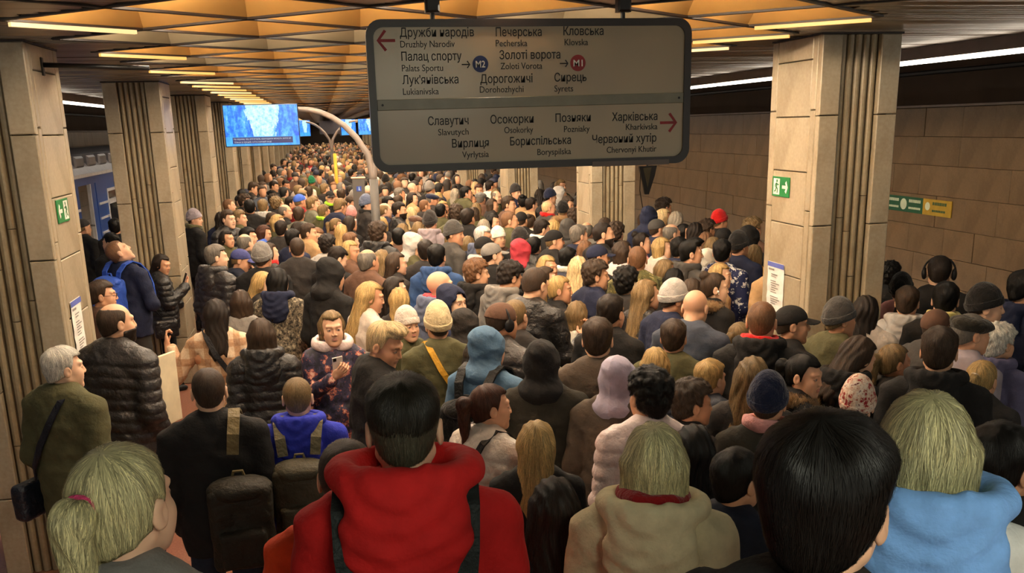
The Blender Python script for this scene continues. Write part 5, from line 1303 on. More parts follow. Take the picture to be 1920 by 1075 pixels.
(1.334,2.942,0.15,1.580,40,'sh:blk','ja:dnavy',0,'','','','shadowed figure between the khaki coat and the nearest black hair',0),
(4.856,11.458,0.00,1.727,60,'be:red','ja:char',0,'','','','bright red hat standing out against the right wall',0),
(4.616,12.846,0.00,1.800,60,'cu:brn','ja:brn',0,'','','','fluffy brown head highest against the right wall',0),
(4.222,11.765,0.00,1.762,70,'bo:blond','ja:char',0,'','','','pale blond short hair below the highest brown head',1),
(4.291,11.466,0.00,1.751,20,'lo:lgrey','ja:grey',0,'','','','ash straight hair dome against the right wall',1),
(3.816,10.849,0.00,1.732,60,'ca:dgrey','ja:navy',0,'','','','dark grey cap and navy jacket right of the fluted pillar',0),
(3.912,11.404,0.00,1.817,20,'ho:navy','hd:navy',0,'','','','navy hood up right of the fluted pillar',0),
(4.067,11.979,0.00,1.711,90,'bo:brn','ja:navy',0,'','','','brown-fringed woman in profile emerging from the fluted pillar',1),
(3.842,10.429,0.00,1.717,60,'bl:grey','ja:char',0,'','','','greying thin-haired head below the ash straight hair',0),
(4.213,11.012,0.00,1.641,100,'bo:blk','ja:blk',0,'','','','black-haired woman with sharp profile below the ash straight hair',1),
(4.221,10.638,0.00,1.696,20,'lo:dbrn','ja:brn',0,'','','','dark brown long hair between the sharp profile and the red hat',1),
(4.563,11.136,0.00,1.660,50,'cu:brn','ja:tan',0,'','','','wind-blown brown hair just left of the red hat',0),
(4.191,10.233,0.00,1.625,20,'lo:ging','ja:brn',0,'','','','copper-brown long hair above the white hood',1),
(4.028,9.638,0.00,1.638,40,'bo:lbrn','ja:tan',0,'','','','light-brown head right of the copper-brown hair',1),
(4.256,9.895,0.00,1.700,30,'ca:blk','ja:blk',0,'','','','black cap between copper-brown hair and black beanie',0),
(4.342,9.428,0.00,1.751,30,'ho:blk','pu:blk',0,'','','','black padded hood touching the exit pillar',0),
(4.792,10.346,0.00,1.740,50,'cu:lbrn','ja:brn',0,'','','','curly brown top furthest right, touching the exit pillar',0),
(4.230,9.057,0.00,1.614,20,'bo:lbrn','ja:must',0,'','','','light-brown hair above a mustard jacket beside the exit pillar',1),
(3.399,10.165,0.00,1.660,90,'bu:dbrn','ja:pink',0,'','','','dark tied-up hair in profile below the fluted pillar',1)]
FILL = [(3.86,7.64),(0.34,8.96),(-0.64,9.50),(0.22,10.45),(-0.33,10.48),(3.28,10.72),(3.10,11.34),(0.83,11.57),(-0.97,11.66),(-0.42,11.78),(3.46,11.79),(1.52,11.89),(-0.98,12.29),(0.62,12.32),(-0.25,12.35),(-1.31,13.06),(3.45,13.30),(1.78,13.39),(4.00,13.58),(0.31,13.74),(-1.36,13.97),(-0.70,14.18),(0.12,14.29),(3.92,14.43),(-1.27,14.68),(1.72,14.77),(2.27,14.95),(4.62,15.08),(-1.59,15.39),(4.11,15.55),(4.79,15.73),(-1.18,15.80),(4.29,16.11),(1.01,16.15),(1.22,16.69),(4.77,16.77),(3.36,17.14),(4.68,17.56),(3.91,17.58),(-2.04,17.61),(3.10,17.63),(2.06,17.72),(-1.41,17.73),(-3.01,17.86),(-0.21,17.92),(0.52,17.97),(2.67,18.01),(1.58,18.05),(-0.85,18.15),(-2.33,18.16),(2.11,18.37),(4.53,18.48),(0.79,18.52),(-0.45,18.55),(-0.96,18.80),(-2.22,18.82),(2.01,18.96),(-1.54,19.01),(3.95,19.10),(3.36,19.18)]
STUFF = [(-0.43,19.25),(0.84,19.31),(4.70,19.33),(-2.83,19.37),(0.23,19.73),(1.46,19.75),(4.00,19.76),(-1.22,19.88),(2.31,19.89),(4.75,19.92),(-3.07,19.94),(0.98,20.07),(2.55,20.43),(4.45,20.47),(0.59,20.49),(-2.99,20.52),(3.56,20.59),(-0.84,20.85),(1.89,20.87),(1.28,20.95),(2.77,21.00),(0.54,21.07),(4.71,21.15),(-3.05,21.15),(-2.38,21.20),(3.88,21.27),(-0.56,21.36),(1.74,21.46),(-1.66,21.53),(0.85,21.53),(0.02,21.69),(-2.34,21.87),(-0.81,21.96),(4.75,22.01),(3.27,22.05),(0.89,22.12),(-1.35,22.20),(2.11,22.20),(2.64,22.35),(-3.00,22.58),(3.62,22.59),(0.37,22.60),(-0.50,22.67),(4.71,22.69),(2.17,22.77),(3.08,22.83),(-2.09,22.84),(1.17,22.84),(4.19,23.01),(3.56,23.17),(4.67,23.29),(0.22,23.41),(0.86,23.46),(-2.73,23.56),(3.82,23.70),(-1.16,23.83),(2.94,23.87),(4.77,23.90),(0.86,24.07),(0.37,24.35),(1.30,24.42),(-1.05,24.54),(4.59,24.61),(-2.68,24.69),(0.79,24.80),(-0.23,24.81),(-1.99,24.86),(2.78,24.88),(1.83,24.95),(-2.99,25.16),(4.44,25.21),(-2.44,25.30),(-1.55,25.35),(3.21,25.41),(2.32,25.42),(1.44,25.54),(0.47,25.63),(-0.11,25.66),(3.72,25.66),(-2.01,25.71),(-3.03,25.74),(4.70,25.86),(-0.72,25.88),(2.84,25.93),(-1.41,25.94),(4.17,26.00),(2.04,26.10),(1.52,26.23),(0.20,26.27),(-2.02,26.31),(0.96,26.37),(3.29,26.46),(4.60,26.48),(-0.32,26.52),(2.62,26.58),(-2.70,26.65),(-1.16,26.68),(3.86,26.74),(1.81,26.91),(0.41,27.00),(3.18,27.06),(-2.33,27.07),(0.99,27.11),(-3.00,27.14),(4.23,27.17),(4.78,27.22),(-1.47,27.30),(-0.19,27.41),(2.59,27.42),(1.79,27.48),(3.60,27.56),(-2.71,27.61),(4.46,27.81),(1.36,27.88),(2.79,27.94),(1.97,28.01),(-1.16,28.11),(-3.01,28.12),(3.78,28.42),(4.56,28.47),(1.65,28.58),(2.66,28.62),(3.25,28.62),(-0.72,28.63),(0.55,28.64),(1.11,28.72),(-2.24,28.75),(-0.24,28.89),(-3.09,28.90),(-1.20,28.92),(3.73,28.96),(2.01,29.01),(4.32,29.12),(0.35,29.16),(-2.62,29.26),(1.11,29.28),(2.61,29.28),(-0.68,29.31),(-1.29,29.45),(4.80,29.49),(3.20,29.51),(-0.15,29.61),(-3.03,29.64),(4.02,29.76),(0.76,29.78),(1.85,29.80),(2.55,29.82),(1.31,30.02),(0.23,30.03),(2.99,30.19),(4.53,30.20),(-0.80,30.25),(-2.36,30.33),(-1.49,30.38),(-0.26,30.39),(0.61,30.52),(2.15,30.61),(2.71,30.65),(4.64,30.74),(0.14,30.77),(-1.00,30.84),(-3.07,30.89),(-0.47,30.95),(-1.57,31.01),(1.80,31.13),(1.15,31.16),(4.34,31.21),(-2.15,31.28),(2.44,31.29),(3.04,31.31),(3.63,31.33),(-0.03,31.34),(0.51,31.44),(-0.67,31.57),(-3.02,31.57),(2.01,31.66),(1.00,31.73),(4.23,31.79),(2.66,31.81),(-0.06,32.01),(4.79,32.02),(-1.22,32.07),(0.52,32.09),(-0.60,32.11),(3.49,32.26),(1.53,32.27),(2.95,32.36),(0.92,32.52),(2.04,32.55),(4.55,32.62),(0.33,32.65),(-0.94,32.67),(-2.77,32.69),(3.99,32.73),(-0.26,32.86),(2.43,32.97),(3.08,33.04),(1.27,33.08),(1.82,33.12),(3.76,33.23),(-2.60,33.30),(0.43,33.35),(2.72,33.45),(-0.37,33.52),(-2.01,33.59),(4.43,33.60),(2.15,33.60),(-1.20,33.63),(1.29,33.67),(-2.99,33.74),(0.24,33.94),(-2.50,33.98),(3.51,34.04),(1.65,34.10),(4.47,34.14),(0.97,34.18),(2.23,34.28),(-0.54,34.31),(2.76,34.38),(-1.80,34.39),(0.56,34.53),(-0.03,34.56),(3.92,34.63),(-3.01,34.64),(3.24,34.68),(4.61,34.73),(1.31,34.89),(2.71,34.92),(-1.52,34.93),(-0.97,34.96),(2.15,35.03),(-2.61,35.13),(3.82,35.21),(0.57,35.28),(-2.08,35.40),(1.14,35.41),(-0.23,35.46),(2.82,35.47),(4.27,35.50),(-1.36,35.62),(-2.84,35.66),(2.17,35.76),(1.60,35.80),(-0.88,35.90),(0.50,35.93),(3.00,36.00),(4.65,36.07),(-0.02,36.09),(2.10,36.32),(0.89,36.32),(-2.66,36.38),(1.53,36.50),(4.46,36.59),(0.31,36.62),(2.95,36.68),(-2.91,36.88),(-0.43,36.94),(3.86,37.00),(0.65,37.08),(1.21,37.19),(2.10,37.24),(-1.92,37.31),(-1.14,37.35),(0.12,37.42),(-3.07,37.44),(4.72,37.45),(2.81,37.46),(-0.59,37.61),(3.37,37.63),(1.02,37.70),(3.92,37.75),(-2.04,37.89),(1.95,37.96),(-0.06,37.96),(0.56,37.99),(-1.45,38.03),(-2.71,38.04),(2.58,38.10),(4.46,38.14),(1.15,38.23),(3.46,38.25),(-0.41,38.44),(-1.07,38.50),(0.22,38.54),(1.89,38.57),(4.43,38.70),(-1.86,38.71),(2.54,38.71),(3.90,38.84),(-1.29,39.03),(-2.66,39.03),(-0.65,39.04),(1.32,39.05),(0.40,39.07),(3.14,39.19),(4.65,39.29),(2.61,39.37),(4.06,39.43),(0.81,39.45),(-3.05,39.46),(-0.96,39.51),(1.95,39.59),(-0.10,39.67),(-1.55,39.68),(1.31,39.72),(-2.49,39.78),(3.59,39.87),(1.73,40.10),(3.06,40.12),(4.66,40.15),(2.50,40.17),(4.05,40.27),(-3.08,40.28),(-0.28,40.29),(0.59,40.30),(-1.28,40.31),(1.24,40.54),(3.34,40.59),(2.14,40.61),(2.74,40.68),(0.10,40.80),(-0.51,40.82),(4.65,40.85),(0.69,40.87),(-1.05,40.87),(1.66,40.90),(3.81,40.92),(3.05,41.14),(1.17,41.18),(2.14,41.22),(-2.66,41.35),(-0.44,41.45),(-1.13,41.48),(0.51,41.50),(1.46,41.65),(2.60,41.68),(4.45,41.75),(-3.02,41.86),(-2.17,41.91),(0.08,42.02),(-1.52,42.05),(1.84,42.06),(2.96,42.09),(2.37,42.18),(0.77,42.20),(-0.53,42.24),(-2.62,42.28),(1.32,42.44),(0.24,42.54),(4.62,42.55),(4.01,42.63),(2.93,42.65),(-2.08,42.65),(3.47,42.74),(2.30,42.82),(-1.03,42.89),(-0.15,42.92),(1.56,42.95),(0.98,43.00),(-1.55,43.01),(-2.83,43.16),(4.50,43.18),(0.42,43.27),(2.51,43.32),(3.19,43.39),(-2.00,43.46),(-0.80,43.48),(3.75,43.50),(-1.46,43.55),(1.47,43.58),(0.87,43.66),(2.06,43.67),(4.79,43.74),(-3.10,43.76),(2.84,43.81),(-0.30,43.83),(4.17,43.96),(-2.58,44.07),(-1.94,44.09),(0.18,44.14),(3.51,44.23),(1.54,44.26),(-0.80,44.36),(4.55,44.39),(2.90,44.43),(2.25,44.44),(4.03,44.59),(-2.93,44.59),(1.03,44.62),(-1.29,44.71),(-0.24,44.74),(0.36,44.74),(2.45,44.94),(-0.79,44.97),(3.08,44.98),(3.69,45.09),(1.92,45.15),(1.15,45.22),(4.65,45.28),(4.11,45.47),(-0.28,45.47),(2.34,45.52),(-2.97,45.56),(2.98,45.66),(0.57,45.70),(-1.38,45.74),(1.79,45.80),(3.71,45.90),(-1.91,45.99),(0.11,46.00),(1.29,46.14),(2.47,46.15),(-0.54,46.20),(4.38,46.26),(3.06,46.30),(1.87,46.44),(-2.75,46.50),(0.39,46.59),(3.61,46.59),(-0.62,46.75),(2.38,46.80),(1.26,46.82),(4.27,46.90),(-1.53,46.98),(-2.22,47.06),(1.70,47.14),(2.97,47.15),(0.59,47.31),(-1.10,47.31),(2.28,47.36),(-2.99,47.39),(-0.18,47.43),(4.65,47.52),(1.14,47.55),(-2.23,47.61),(-1.59,47.64),(2.76,47.71),(-0.73,47.75),(0.66,47.86),(2.09,47.94),(0.10,47.98),(4.69,48.08),(1.13,48.13),(-1.50,48.20),(2.81,48.25),(-2.79,48.26),(-0.79,48.30),(3.40,48.45),(2.32,48.48),(1.61,48.49),(0.03,48.54),(0.72,48.57),(-1.24,48.67),(3.95,48.68),(-2.96,48.79),(1.18,48.88),(4.79,48.94),(-0.73,48.97),(2.59,49.00),(1.98,49.02),(0.39,49.14),(3.60,49.19),(4.24,49.22),(-1.22,49.30),(3.04,49.50),(-0.31,49.51),(0.89,49.51),(4.70,49.51),(2.18,49.62),(-2.22,49.68),(-2.94,49.72),(1.40,49.74),(-0.90,49.75),(0.28,49.85),(4.24,49.89),(2.70,49.93),(3.50,49.95),(-1.34,50.11),(0.80,50.27),(-0.24,50.36),(-2.87,50.42),(3.68,50.49),(2.21,50.53),(-2.10,50.57),(1.45,50.59),(4.39,50.62),(-0.96,50.80),(0.26,50.92),(3.04,51.00),(-2.94,51.16),(-1.53,51.24),(0.91,51.29),(2.27,51.31),(4.04,51.36),(1.59,51.36),(4.79,51.43),(-0.44,51.43),(-2.24,51.62),(3.55,51.82),(2.88,51.90),(-1.52,51.95),(1.84,51.99),(0.59,52.02),(-0.82,52.20),(-2.97,52.22),(1.11,52.46),(3.82,52.46),(0.01,52.53),(4.54,52.57),(2.31,52.70),(3.00,52.89),(-0.47,53.00),(0.45,53.11),(1.75,53.16),(-1.12,53.18),(-2.99,53.24),(4.49,53.30),(2.40,53.40),(-0.54,53.70),(0.78,53.72),(2.92,53.90),(-3.01,53.90),(-2.33,53.99),(-1.67,54.02),(1.39,54.20),(-0.09,54.22),(4.40,54.37),(0.70,54.39),(2.26,54.42),(3.37,54.46),(-1.01,54.51),(-2.95,54.57),(-2.27,54.82),(3.97,54.88),(1.25,54.91),(1.95,55.00),(0.45,55.00),(-1.52,55.20),(2.78,55.23),(-0.65,55.37),(4.51,55.41),(-2.89,55.61),(3.82,55.67),(2.27,55.69),(-2.19,55.75),(0.01,55.76),(1.54,55.85),(0.67,56.05),(-1.23,56.06),(4.60,56.26),(-0.55,56.35),(3.72,56.35),(2.85,56.47),(-2.64,56.56),(1.20,56.75),(0.24,56.81),(2.01,56.87),(4.74,56.92),(3.21,57.08),(-0.90,57.10),(2.56,57.27),(3.80,57.39),(1.83,57.52),(-2.79,57.55),(0.71,57.60),(4.49,57.66),(0.00,57.69),(-1.23,57.75),(3.32,57.89),(-1.87,58.16),(3.99,58.18),(1.16,58.23),(-2.74,58.31),(2.79,58.40),(2.08,58.43),(0.53,58.43),(-0.85,58.49),(-0.15,58.50),(4.60,58.79),(-1.53,58.81),(1.56,59.07),(2.63,59.08),(-2.65,59.15),(0.34,59.21),(1.04,59.49),(-1.27,59.50),(-0.51,59.53),(1.94,59.63),(4.41,59.86),(-2.18,59.88),(3.40,59.92),(-3.02,59.93),(0.05,59.95),(2.50,60.01),(-0.90,60.09),(-1.60,60.24),(1.55,60.29),(3.92,60.45),(3.28,60.63),(-0.30,60.63),(0.43,60.64),(-2.17,60.64),(2.49,60.69),(-2.98,60.70),(-1.09,60.77),(4.59,60.79),(1.13,60.85),(1.90,61.06),(-0.56,61.28),(0.47,61.32),(2.94,61.34),(4.41,61.47),(3.58,61.49),(-1.14,61.77),(-0.19,61.86),(1.61,61.91),(0.72,61.96),(4.76,62.03),(2.36,62.10),(3.32,62.28),(-2.74,62.30),(-0.63,62.38),(1.48,62.61),(4.17,62.64),(-2.15,62.72),(-1.21,62.75),(2.59,62.96),(-0.52,63.05),(0.15,63.12),(0.93,63.14),(4.57,63.18),(3.22,63.21),(-2.84,63.27),(1.84,63.31),(-1.88,63.37),(-1.11,63.43),(3.86,63.69),(-0.49,63.89),(0.26,63.93),(0.94,63.97),(2.25,63.99),(2.96,64.06),(-2.70,64.08),(-1.15,64.14),(4.64,64.52),(-0.15,64.53),(1.39,64.64),(2.20,64.76),(2.97,64.83),(-2.91,64.87),(0.66,64.88),(-0.99,64.91),(-2.08,64.93),(-0.05,65.29),(4.52,65.47),(2.78,65.48),(2.13,65.66),(1.09,65.66),(-2.89,65.68),(3.75,65.76),(-1.19,65.87),(-0.44,66.06),(3.11,66.08),(0.53,66.12),(4.56,66.21),(1.57,66.23),(2.32,66.39),(3.85,66.54),(-2.11,66.64),(-0.07,66.73),(-1.24,66.85),(1.29,66.87),(3.33,66.95),(-3.03,66.98),(2.62,67.02),(0.49,67.14),(-0.65,67.16),(1.93,67.20),(4.71,67.39),(-2.27,67.44),(3.77,67.47),(-1.56,67.54),(1.24,67.62),(3.06,67.78),(-0.34,67.83),(-2.92,67.95),(0.31,68.12),(2.17,68.12),(4.60,68.18),(3.85,68.18),(-2.39,68.39),(-0.82,68.40),(3.19,68.46),(0.85,68.50),(1.65,68.60),(-1.67,68.65),(0.17,68.83),(4.35,68.86),(2.24,68.98),(-2.56,69.04),(3.71,69.06),(-0.92,69.10),(2.86,69.25),(0.83,69.28),(-0.27,69.36),(1.70,69.40),(3.92,69.69),(4.68,69.83),(-1.12,69.85),(0.02,70.05),(-3.10,70.11),(1.24,70.24),(2.27,70.29),(3.00,70.32),(-0.60,70.36),(-1.50,70.66),(0.19,70.69),(-2.57,70.94),(0.96,70.96),(4.66,71.06),(3.87,71.11),(3.18,71.11),(-0.86,71.17),(2.08,71.25),(-2.15,71.55),(0.41,71.57),(1.22,71.59),(-3.01,71.70),(3.77,71.76),(2.51,71.78),(-1.53,71.91),(-0.86,71.92),(1.81,71.97),(4.73,71.98),(3.14,72.14),(0.88,72.17),(-0.22,72.23),(4.13,72.33),(-2.95,72.42),(2.53,72.57),(-2.29,72.57),(1.68,72.65),(3.51,72.73),(0.23,72.74),(-0.56,72.85),(0.93,72.86),(4.71,72.89),(-1.55,73.05),(2.81,73.25),(-2.87,73.27),(3.73,73.50),(0.48,73.52),(1.51,73.60),(-0.18,73.65),(2.25,73.73),(4.78,73.73),(-0.83,73.76),(3.86,74.22),(0.23,74.25),(-2.92,74.29),(2.79,74.44),(2.06,74.49),(-1.11,74.55),(0.77,74.67),(1.45,74.76),(3.32,74.84),(-0.53,74.93),(0.13,74.96),(4.78,75.02),(2.70,75.09),(-2.21,75.13),(-1.31,75.24),(2.00,75.28),(3.85,75.31),(1.20,75.51),(-0.30,75.56),(0.49,75.61),(-2.54,75.78),(4.79,75.80),(2.02,75.94),(-1.50,75.99),(2.84,76.06),(1.31,76.42),(4.52,76.43),(-2.66,76.55),(-0.98,76.61),(0.60,76.73),(-0.22,76.74),(1.89,76.78),(3.55,76.78),(-1.59,76.97),(2.86,76.98),(4.17,77.05),(0.56,77.46),(-2.46,77.48),(1.27,77.50),(-0.82,77.57),(-1.52,77.69),(-0.08,77.71),(3.36,77.72),(2.44,77.79),(4.54,77.88),(0.74,78.15),(1.56,78.17),(-2.73,78.29),(-0.23,78.44),(4.15,78.47),(2.29,78.52),(3.38,78.53),(0.45,78.87),(-0.94,78.89),(1.12,78.92),(4.50,79.03),(-0.18,79.12),(2.54,79.15),(-2.33,79.18),(1.85,79.23),(-3.10,79.33),(3.94,79.41),(-1.50,79.43),(3.14,79.60),(-0.91,79.73),(4.77,79.80),(0.40,79.83),(1.13,79.90),(1.79,79.94),(-2.25,80.01),(-0.34,80.06),(-1.57,80.10),(3.79,80.16),(-3.07,80.19),(2.39,80.28),(0.61,80.50),(3.24,80.57),(1.37,80.59),(4.64,80.70),(-0.67,80.73),(-1.42,80.84),(-2.88,80.89),(0.03,80.97),(3.72,81.05),(2.05,81.14),(0.86,81.18),(2.93,81.31),(-0.92,81.38),(-1.88,81.45),(1.51,81.60),(4.78,81.66),(0.15,81.75),(-1.22,81.97),(-0.45,82.07),(-2.86,82.15),(2.55,82.18),(0.95,82.21),(1.87,82.21),(4.69,82.49),(-3.00,82.85),(0.18,82.91),(3.49,82.92),(1.44,82.93),(-0.97,82.97),(2.64,83.11),(0.82,83.28),(-0.40,83.54),(3.98,83.60),(-2.72,83.60),(4.78,83.61),(2.03,83.64),(3.25,83.76),(0.39,83.79),(-1.94,83.91),(1.24,83.94),(-1.26,83.96)]
TOPKIND = dict(ja='plain', hd='plain', le='plain', pu='puff', co='coat')
TOPNAME = dict(ja='jacket', hd='hooded_jacket', le='leather_jacket', pu='puffer_jacket', co='coat')
SPECIAL = ('plaid', 'tweed', 'floral', 'camo', 'pat')
where = {}
prnd = random.Random(21)
def person(x, y, z, h, F, head, top, pitch, flags, sc, fu, label, fem, group=None, lod=None, simple_=False):
    dist = math.hypot(x, y); az = math.degrees(math.atan2(x, y)); fl_ = flags.split()
    rel = max(-45, min(45, (F - 20) * .45)) if abs(F) > 12 else 0
    if abs(F) > 135: rel = 15 if F < 165 else 0
    rel = round(rel / 15) * 15; T = F - rel; pitch = round(pitch / 5) * 5
    if simple_: rel = round(rel / 45) * 45; pitch = 0
    s_ = h / 1.72
    p = empty('person', (x, y, z), -math.radians(T + az), s_, label=label, cat='person', group=group)
    st, hc = head.split(':'); tp, tc = top.split(':')
    pose = next((f for f in fl_ if f in ('ph', 'pr', 'fo', 'ra', 'Rh')), 'down')
    if lod is None: lod = 0 if dist < 9.5 else 1
    old = 1 if hc in ('white',) else 0
    sk = lin(prnd.choice(SKIN)); 
    obj('body', body_mesh(fem, lod, -math.radians(rel), math.radians(pitch), pose, old), p, None, color=sk)
    HM = Matrix.Translation((0, .02, HEADZ)) @ head_matrix(-math.radians(rel), math.radians(pitch))
    def on_head(name, me, color, mt=None, parent=None):
        o = obj(name, me, p if parent is None else parent, mt, color=color)
        if parent is None: o.matrix_local = HM
        return o
    hatc = lin(COL.get(hc, '555555')); hairc = lin(HAIR.get(hc, HAIR['brn']))
    under = lin(HAIR[prnd.choice(['dbrn', 'brn', 'brn', 'lbrn'])])
    if st == 'bd': pass
    elif st in ('be', 'rb', 'kn'):
        on_head('hair', G['lo'] if fem and st != 'kn' and prnd.random() < .5 else G['cr'], under)
        mt = M['knit'] if st == 'kn' else None
        b = on_head('beanie', G['beanie_rib'] if st in ('rb', 'kn') else G['beanie'], hatc, mt); on_head('cuff', G['cuff'], hatc, mt, b)
        if st == 'kn': pass
    elif st in ('ca', 'cb'):
        on_head('hair', G['cr'], under); c_ = on_head('cap', G['cap'], hatc)
        if st == 'cb': c_.matrix_local = HM @ Matrix.Rotation(PI, 4, 'Z') @ Matrix.Translation((0, .026, 0))
        if st != 'cb': on_head('brim', G['brim'], hatc, None, c_)
        if hc == 'bblue': on_head('logo', LOGO, lin('e8e4dc'), None, c_)
    elif st == 'fc': on_head('hair', G['cr'], lin(HAIR['grey'])); on_head('flat_cap', G['flat'], hatc)
    elif st == 'ho': on_head('hair', G['cr'], under); on_head('hood', G['hoodup'], hatc)
    elif st == 'hc':
        on_head('hair', G['cr'], under); on_head('hood', G['hoodup'], hatc); c_ = on_head('cap', G['cap'], lin('a8966a')); on_head('brim', G['brim'], lin('a8966a'), None, c_)
    elif st == 'fd':
        q_ = on_head('hair', G['cr'], lin('4d4a3c')); on_head('hair_top', G['topcap'], lin('2a2720'), None, q_)
    else:
        on_head('hair', G[st], hairc)
        if 'pink hair tie' in label: on_head('hair_tie', G['tie'], lin('e8407a'))
        if 'scrunchie' in label: on_head('hair_tie', G['tie'], lin('d8cbb8'))
    if 'bd' in fl_: on_head('beard', G['beard'], hairc if st in HAIR else lin(HAIR['dbrn']))
    if 'earbud' in label: on_head('earbud', EARBUD, lin('f0eeea'))
    if 'gl' in fl_: on_head('glasses', G['glasses'], (0, 0, 0))
    if 'hp' in fl_: on_head('headphones', G['phones'], lin('1a1a1c'))
    jc = lin(COL.get(tc, '333333')); mt = M[tc] if tc in SPECIAL else {'pu': M['shiny'], 'le': M['leather']}.get(tp)
    wide = (.90 if fem else 1.0) * prnd.uniform(.97, 1.03)
    obj(TOPNAME[tp], top_mesh(TOPKIND[tp], pose, fem), p, mt, scale=(wide, 1, 1), color=jc)
    if tp == 'hd' or 'Hd' in fl_:
        if st != 'ho':
            cc = jc
            obj('hood', G['hood'], p, {'pu': M['shiny'], 'le': M['leather']}.get(tp), scale=(1.18, 1.15, 1.02) if dist < 2.5 else None, color=lin(COL['navy']) if tc == 'tweed' else lin(COL['lblue']) if 'light blue hood' in label else cc)
    if tc == 'tweed': obj('hood', G['hood'], p, None, color=lin(COL['navy']))
    if tc == 'floral': obj('hood', G['hood'], p, M['shiny'], color=lin(COL['ppink']))
    if tc == 'khaki': obj('hood', G['hood'], p, None, scale=(1.12, 1.12, 1.0), color=jc)
    if sc: obj('scarf', G['scarf'], p, None, color=lin(COL[sc]))
    if fu: obj('fur_collar', G['fur'], p, None, color=lin(COL[fu]))
    if 'O' in fl_: obj('sweater', G['sweater'], p, None, color=lin('5a2230'))
    if True:
        tcol = lin('3d4d68') if 'J' in fl_ else lin(prnd.choice(['1c1c20', '232838', '2c2a28', '26303f', '3a3632']))
        if 'S' in fl_: tcol = lin('141416')
        obj('trousers', G['trousers'], p, None, color=tcol)
        if dist < 20:
            for sx in (-1, 1): obj('shoe', G['shoe'], p, None, (sx * .098, -.02, 0), color=lin('1a1716'))
    where[label] = p
    return p
EARBUD = simple('earbud', lambda X, Y, Z: smin(ell(np.abs(X), Y, Z, (.090, .008, -.006), (.007, .008, .008)), cap(np.abs(X), Y, Z, (.091, .010, -.010), (.091, .014, -.030), .0035), .004), (-.105, .105, -.01, .03, -.045, .02), .0035, 'fabric')
LOGO = MB().box(-.012, .012, .088, .094, .075, .092).mesh('logo'); LOGO.materials.append(M['white_text'])
for row in PEOPLE: person(*row)
# ---- further passengers standing in the gaps, up to about sixteen metres away
hair_pick = [('sh', 'dbrn'), ('sh', 'brn'), ('sh', 'blk'), ('sh', 'lbrn'), ('bo', 'brn'), ('bo', 'gold'), ('lo', 'lbrn'), ('lo', 'dbrn'), ('cr', 'brn'), ('be', 'char'), ('be', 'grey'), ('cu', 'brn'), ('po', 'lbrn'), ('bl', 'grey')]
hname = {'sh': 'short hair', 'bo': 'bobbed hair', 'lo': 'long hair', 'cr': 'cropped hair', 'cu': 'curly hair', 'po': 'tied-back hair', 'bl': 'thinning hair', 'be': 'beanie'}
cname = dict(dbrn='dark brown', brn='brown', blk='black', lbrn='light-brown', gold='golden', char='charcoal', grey='grey')
tops = [('ja', 'blk', 'black jacket'), ('ja', 'char', 'charcoal jacket'), ('ja', 'navy', 'navy jacket'), ('pu', 'blk', 'black puffer'), ('co', 'tan', 'tan coat'), ('ja', 'oliv', 'olive jacket'), ('ja', 'grey', 'grey jacket'), ('co', 'brn', 'brown coat')]
frnd = random.Random(5)
for (x, y) in FILL:
    hs, hcol = frnd.choice(hair_pick); tp, tc, tn = frnd.choice(tops); fem = hs in ('bo', 'lo', 'po')
    x0_ = x; zone = 'left aisle' if x < -1.6 else 'right aisle' if x > 4.2 else 'crowd left of the grey post' if x < .75 else 'crowd right of the grey post'
    lab = f'half-hidden {cname[hcol]} {hname[hs]} and {tn} in {zone}'
    if lab in where: lab = lab.replace('half-hidden', 'farther half-hidden')
    person(x, y, 0, frnd.uniform(1.58, 1.70) if fem else frnd.uniform(1.66, 1.80), frnd.choice([0, 20, 40, 60, 80, 90, 120, 150]), f'{hs}:{hcol}', f'{tp}:{tc}', 0, '', '', '', lab, fem, 'half-hidden people filling the crowd', 1, True)
# ---- the uncountable far crowd: one mesh
def coarse(fn, box, h):
    X, Y, Z, xs, ys, zs = grid(*box, h); return snet(fn(X, Y, Z), xs, ys, zs)
lo_top = coarse(lambda X, Y, Z: top_sdf(X, Y, Z, 'plain', 'down', False), (-.40, .40, -.25, .25, .72, 1.60), .052)
lo_top2 = coarse(lambda X, Y, Z: top_sdf(X, Y, Z, 'plain', 'down', False), (-.45, .45, -.3, .3, .9, 1.65), .085)
lo_leg = coarse(f_trousers, (-.25, .25, -.2, .2, -.03, 1.06), .07)
lo_head = coarse(lambda X, Y, Z: skull(X, Y, Z), (-.12, .12, -.15, .15, -.17, .17), .027)
lo_neck = coarse(lambda X, Y, Z: cap(X, Y, Z, (0, -.02, -.06), (0, -.03, -.2), .055), (-.09, .09, -.11, .09, -.28, .05), .04)
lo_hair = [coarse(lambda X, Y, Z: short_hair(X, Y, Z, .022, .012, -.085, .07, 0, 90, 1), (-.15, .15, -.18, .15, -.18, .18), .024),
           coarse(lambda X, Y, Z: long_hair(X, Y, Z, -.17, .092, 0, 0, 2, .005), (-.17, .17, -.2, .15, -.24, .2), .028),
           coarse(lambda X, Y, Z: f_beanie(X, Y, Z), (-.15, .15, -.18, .15, -.1, .18), .026)]
Vs, Qs, Cs, nv = [], [], [], 0
def put(PQ, M3, t, col):
    global nv
    P, Q = PQ; Vs.append(P @ M3.T + t); Qs.append(Q + nv); Cs.append(np.tile(np.array([*col, 1.0], np.float32), (len(P), 1))); nv += len(P)
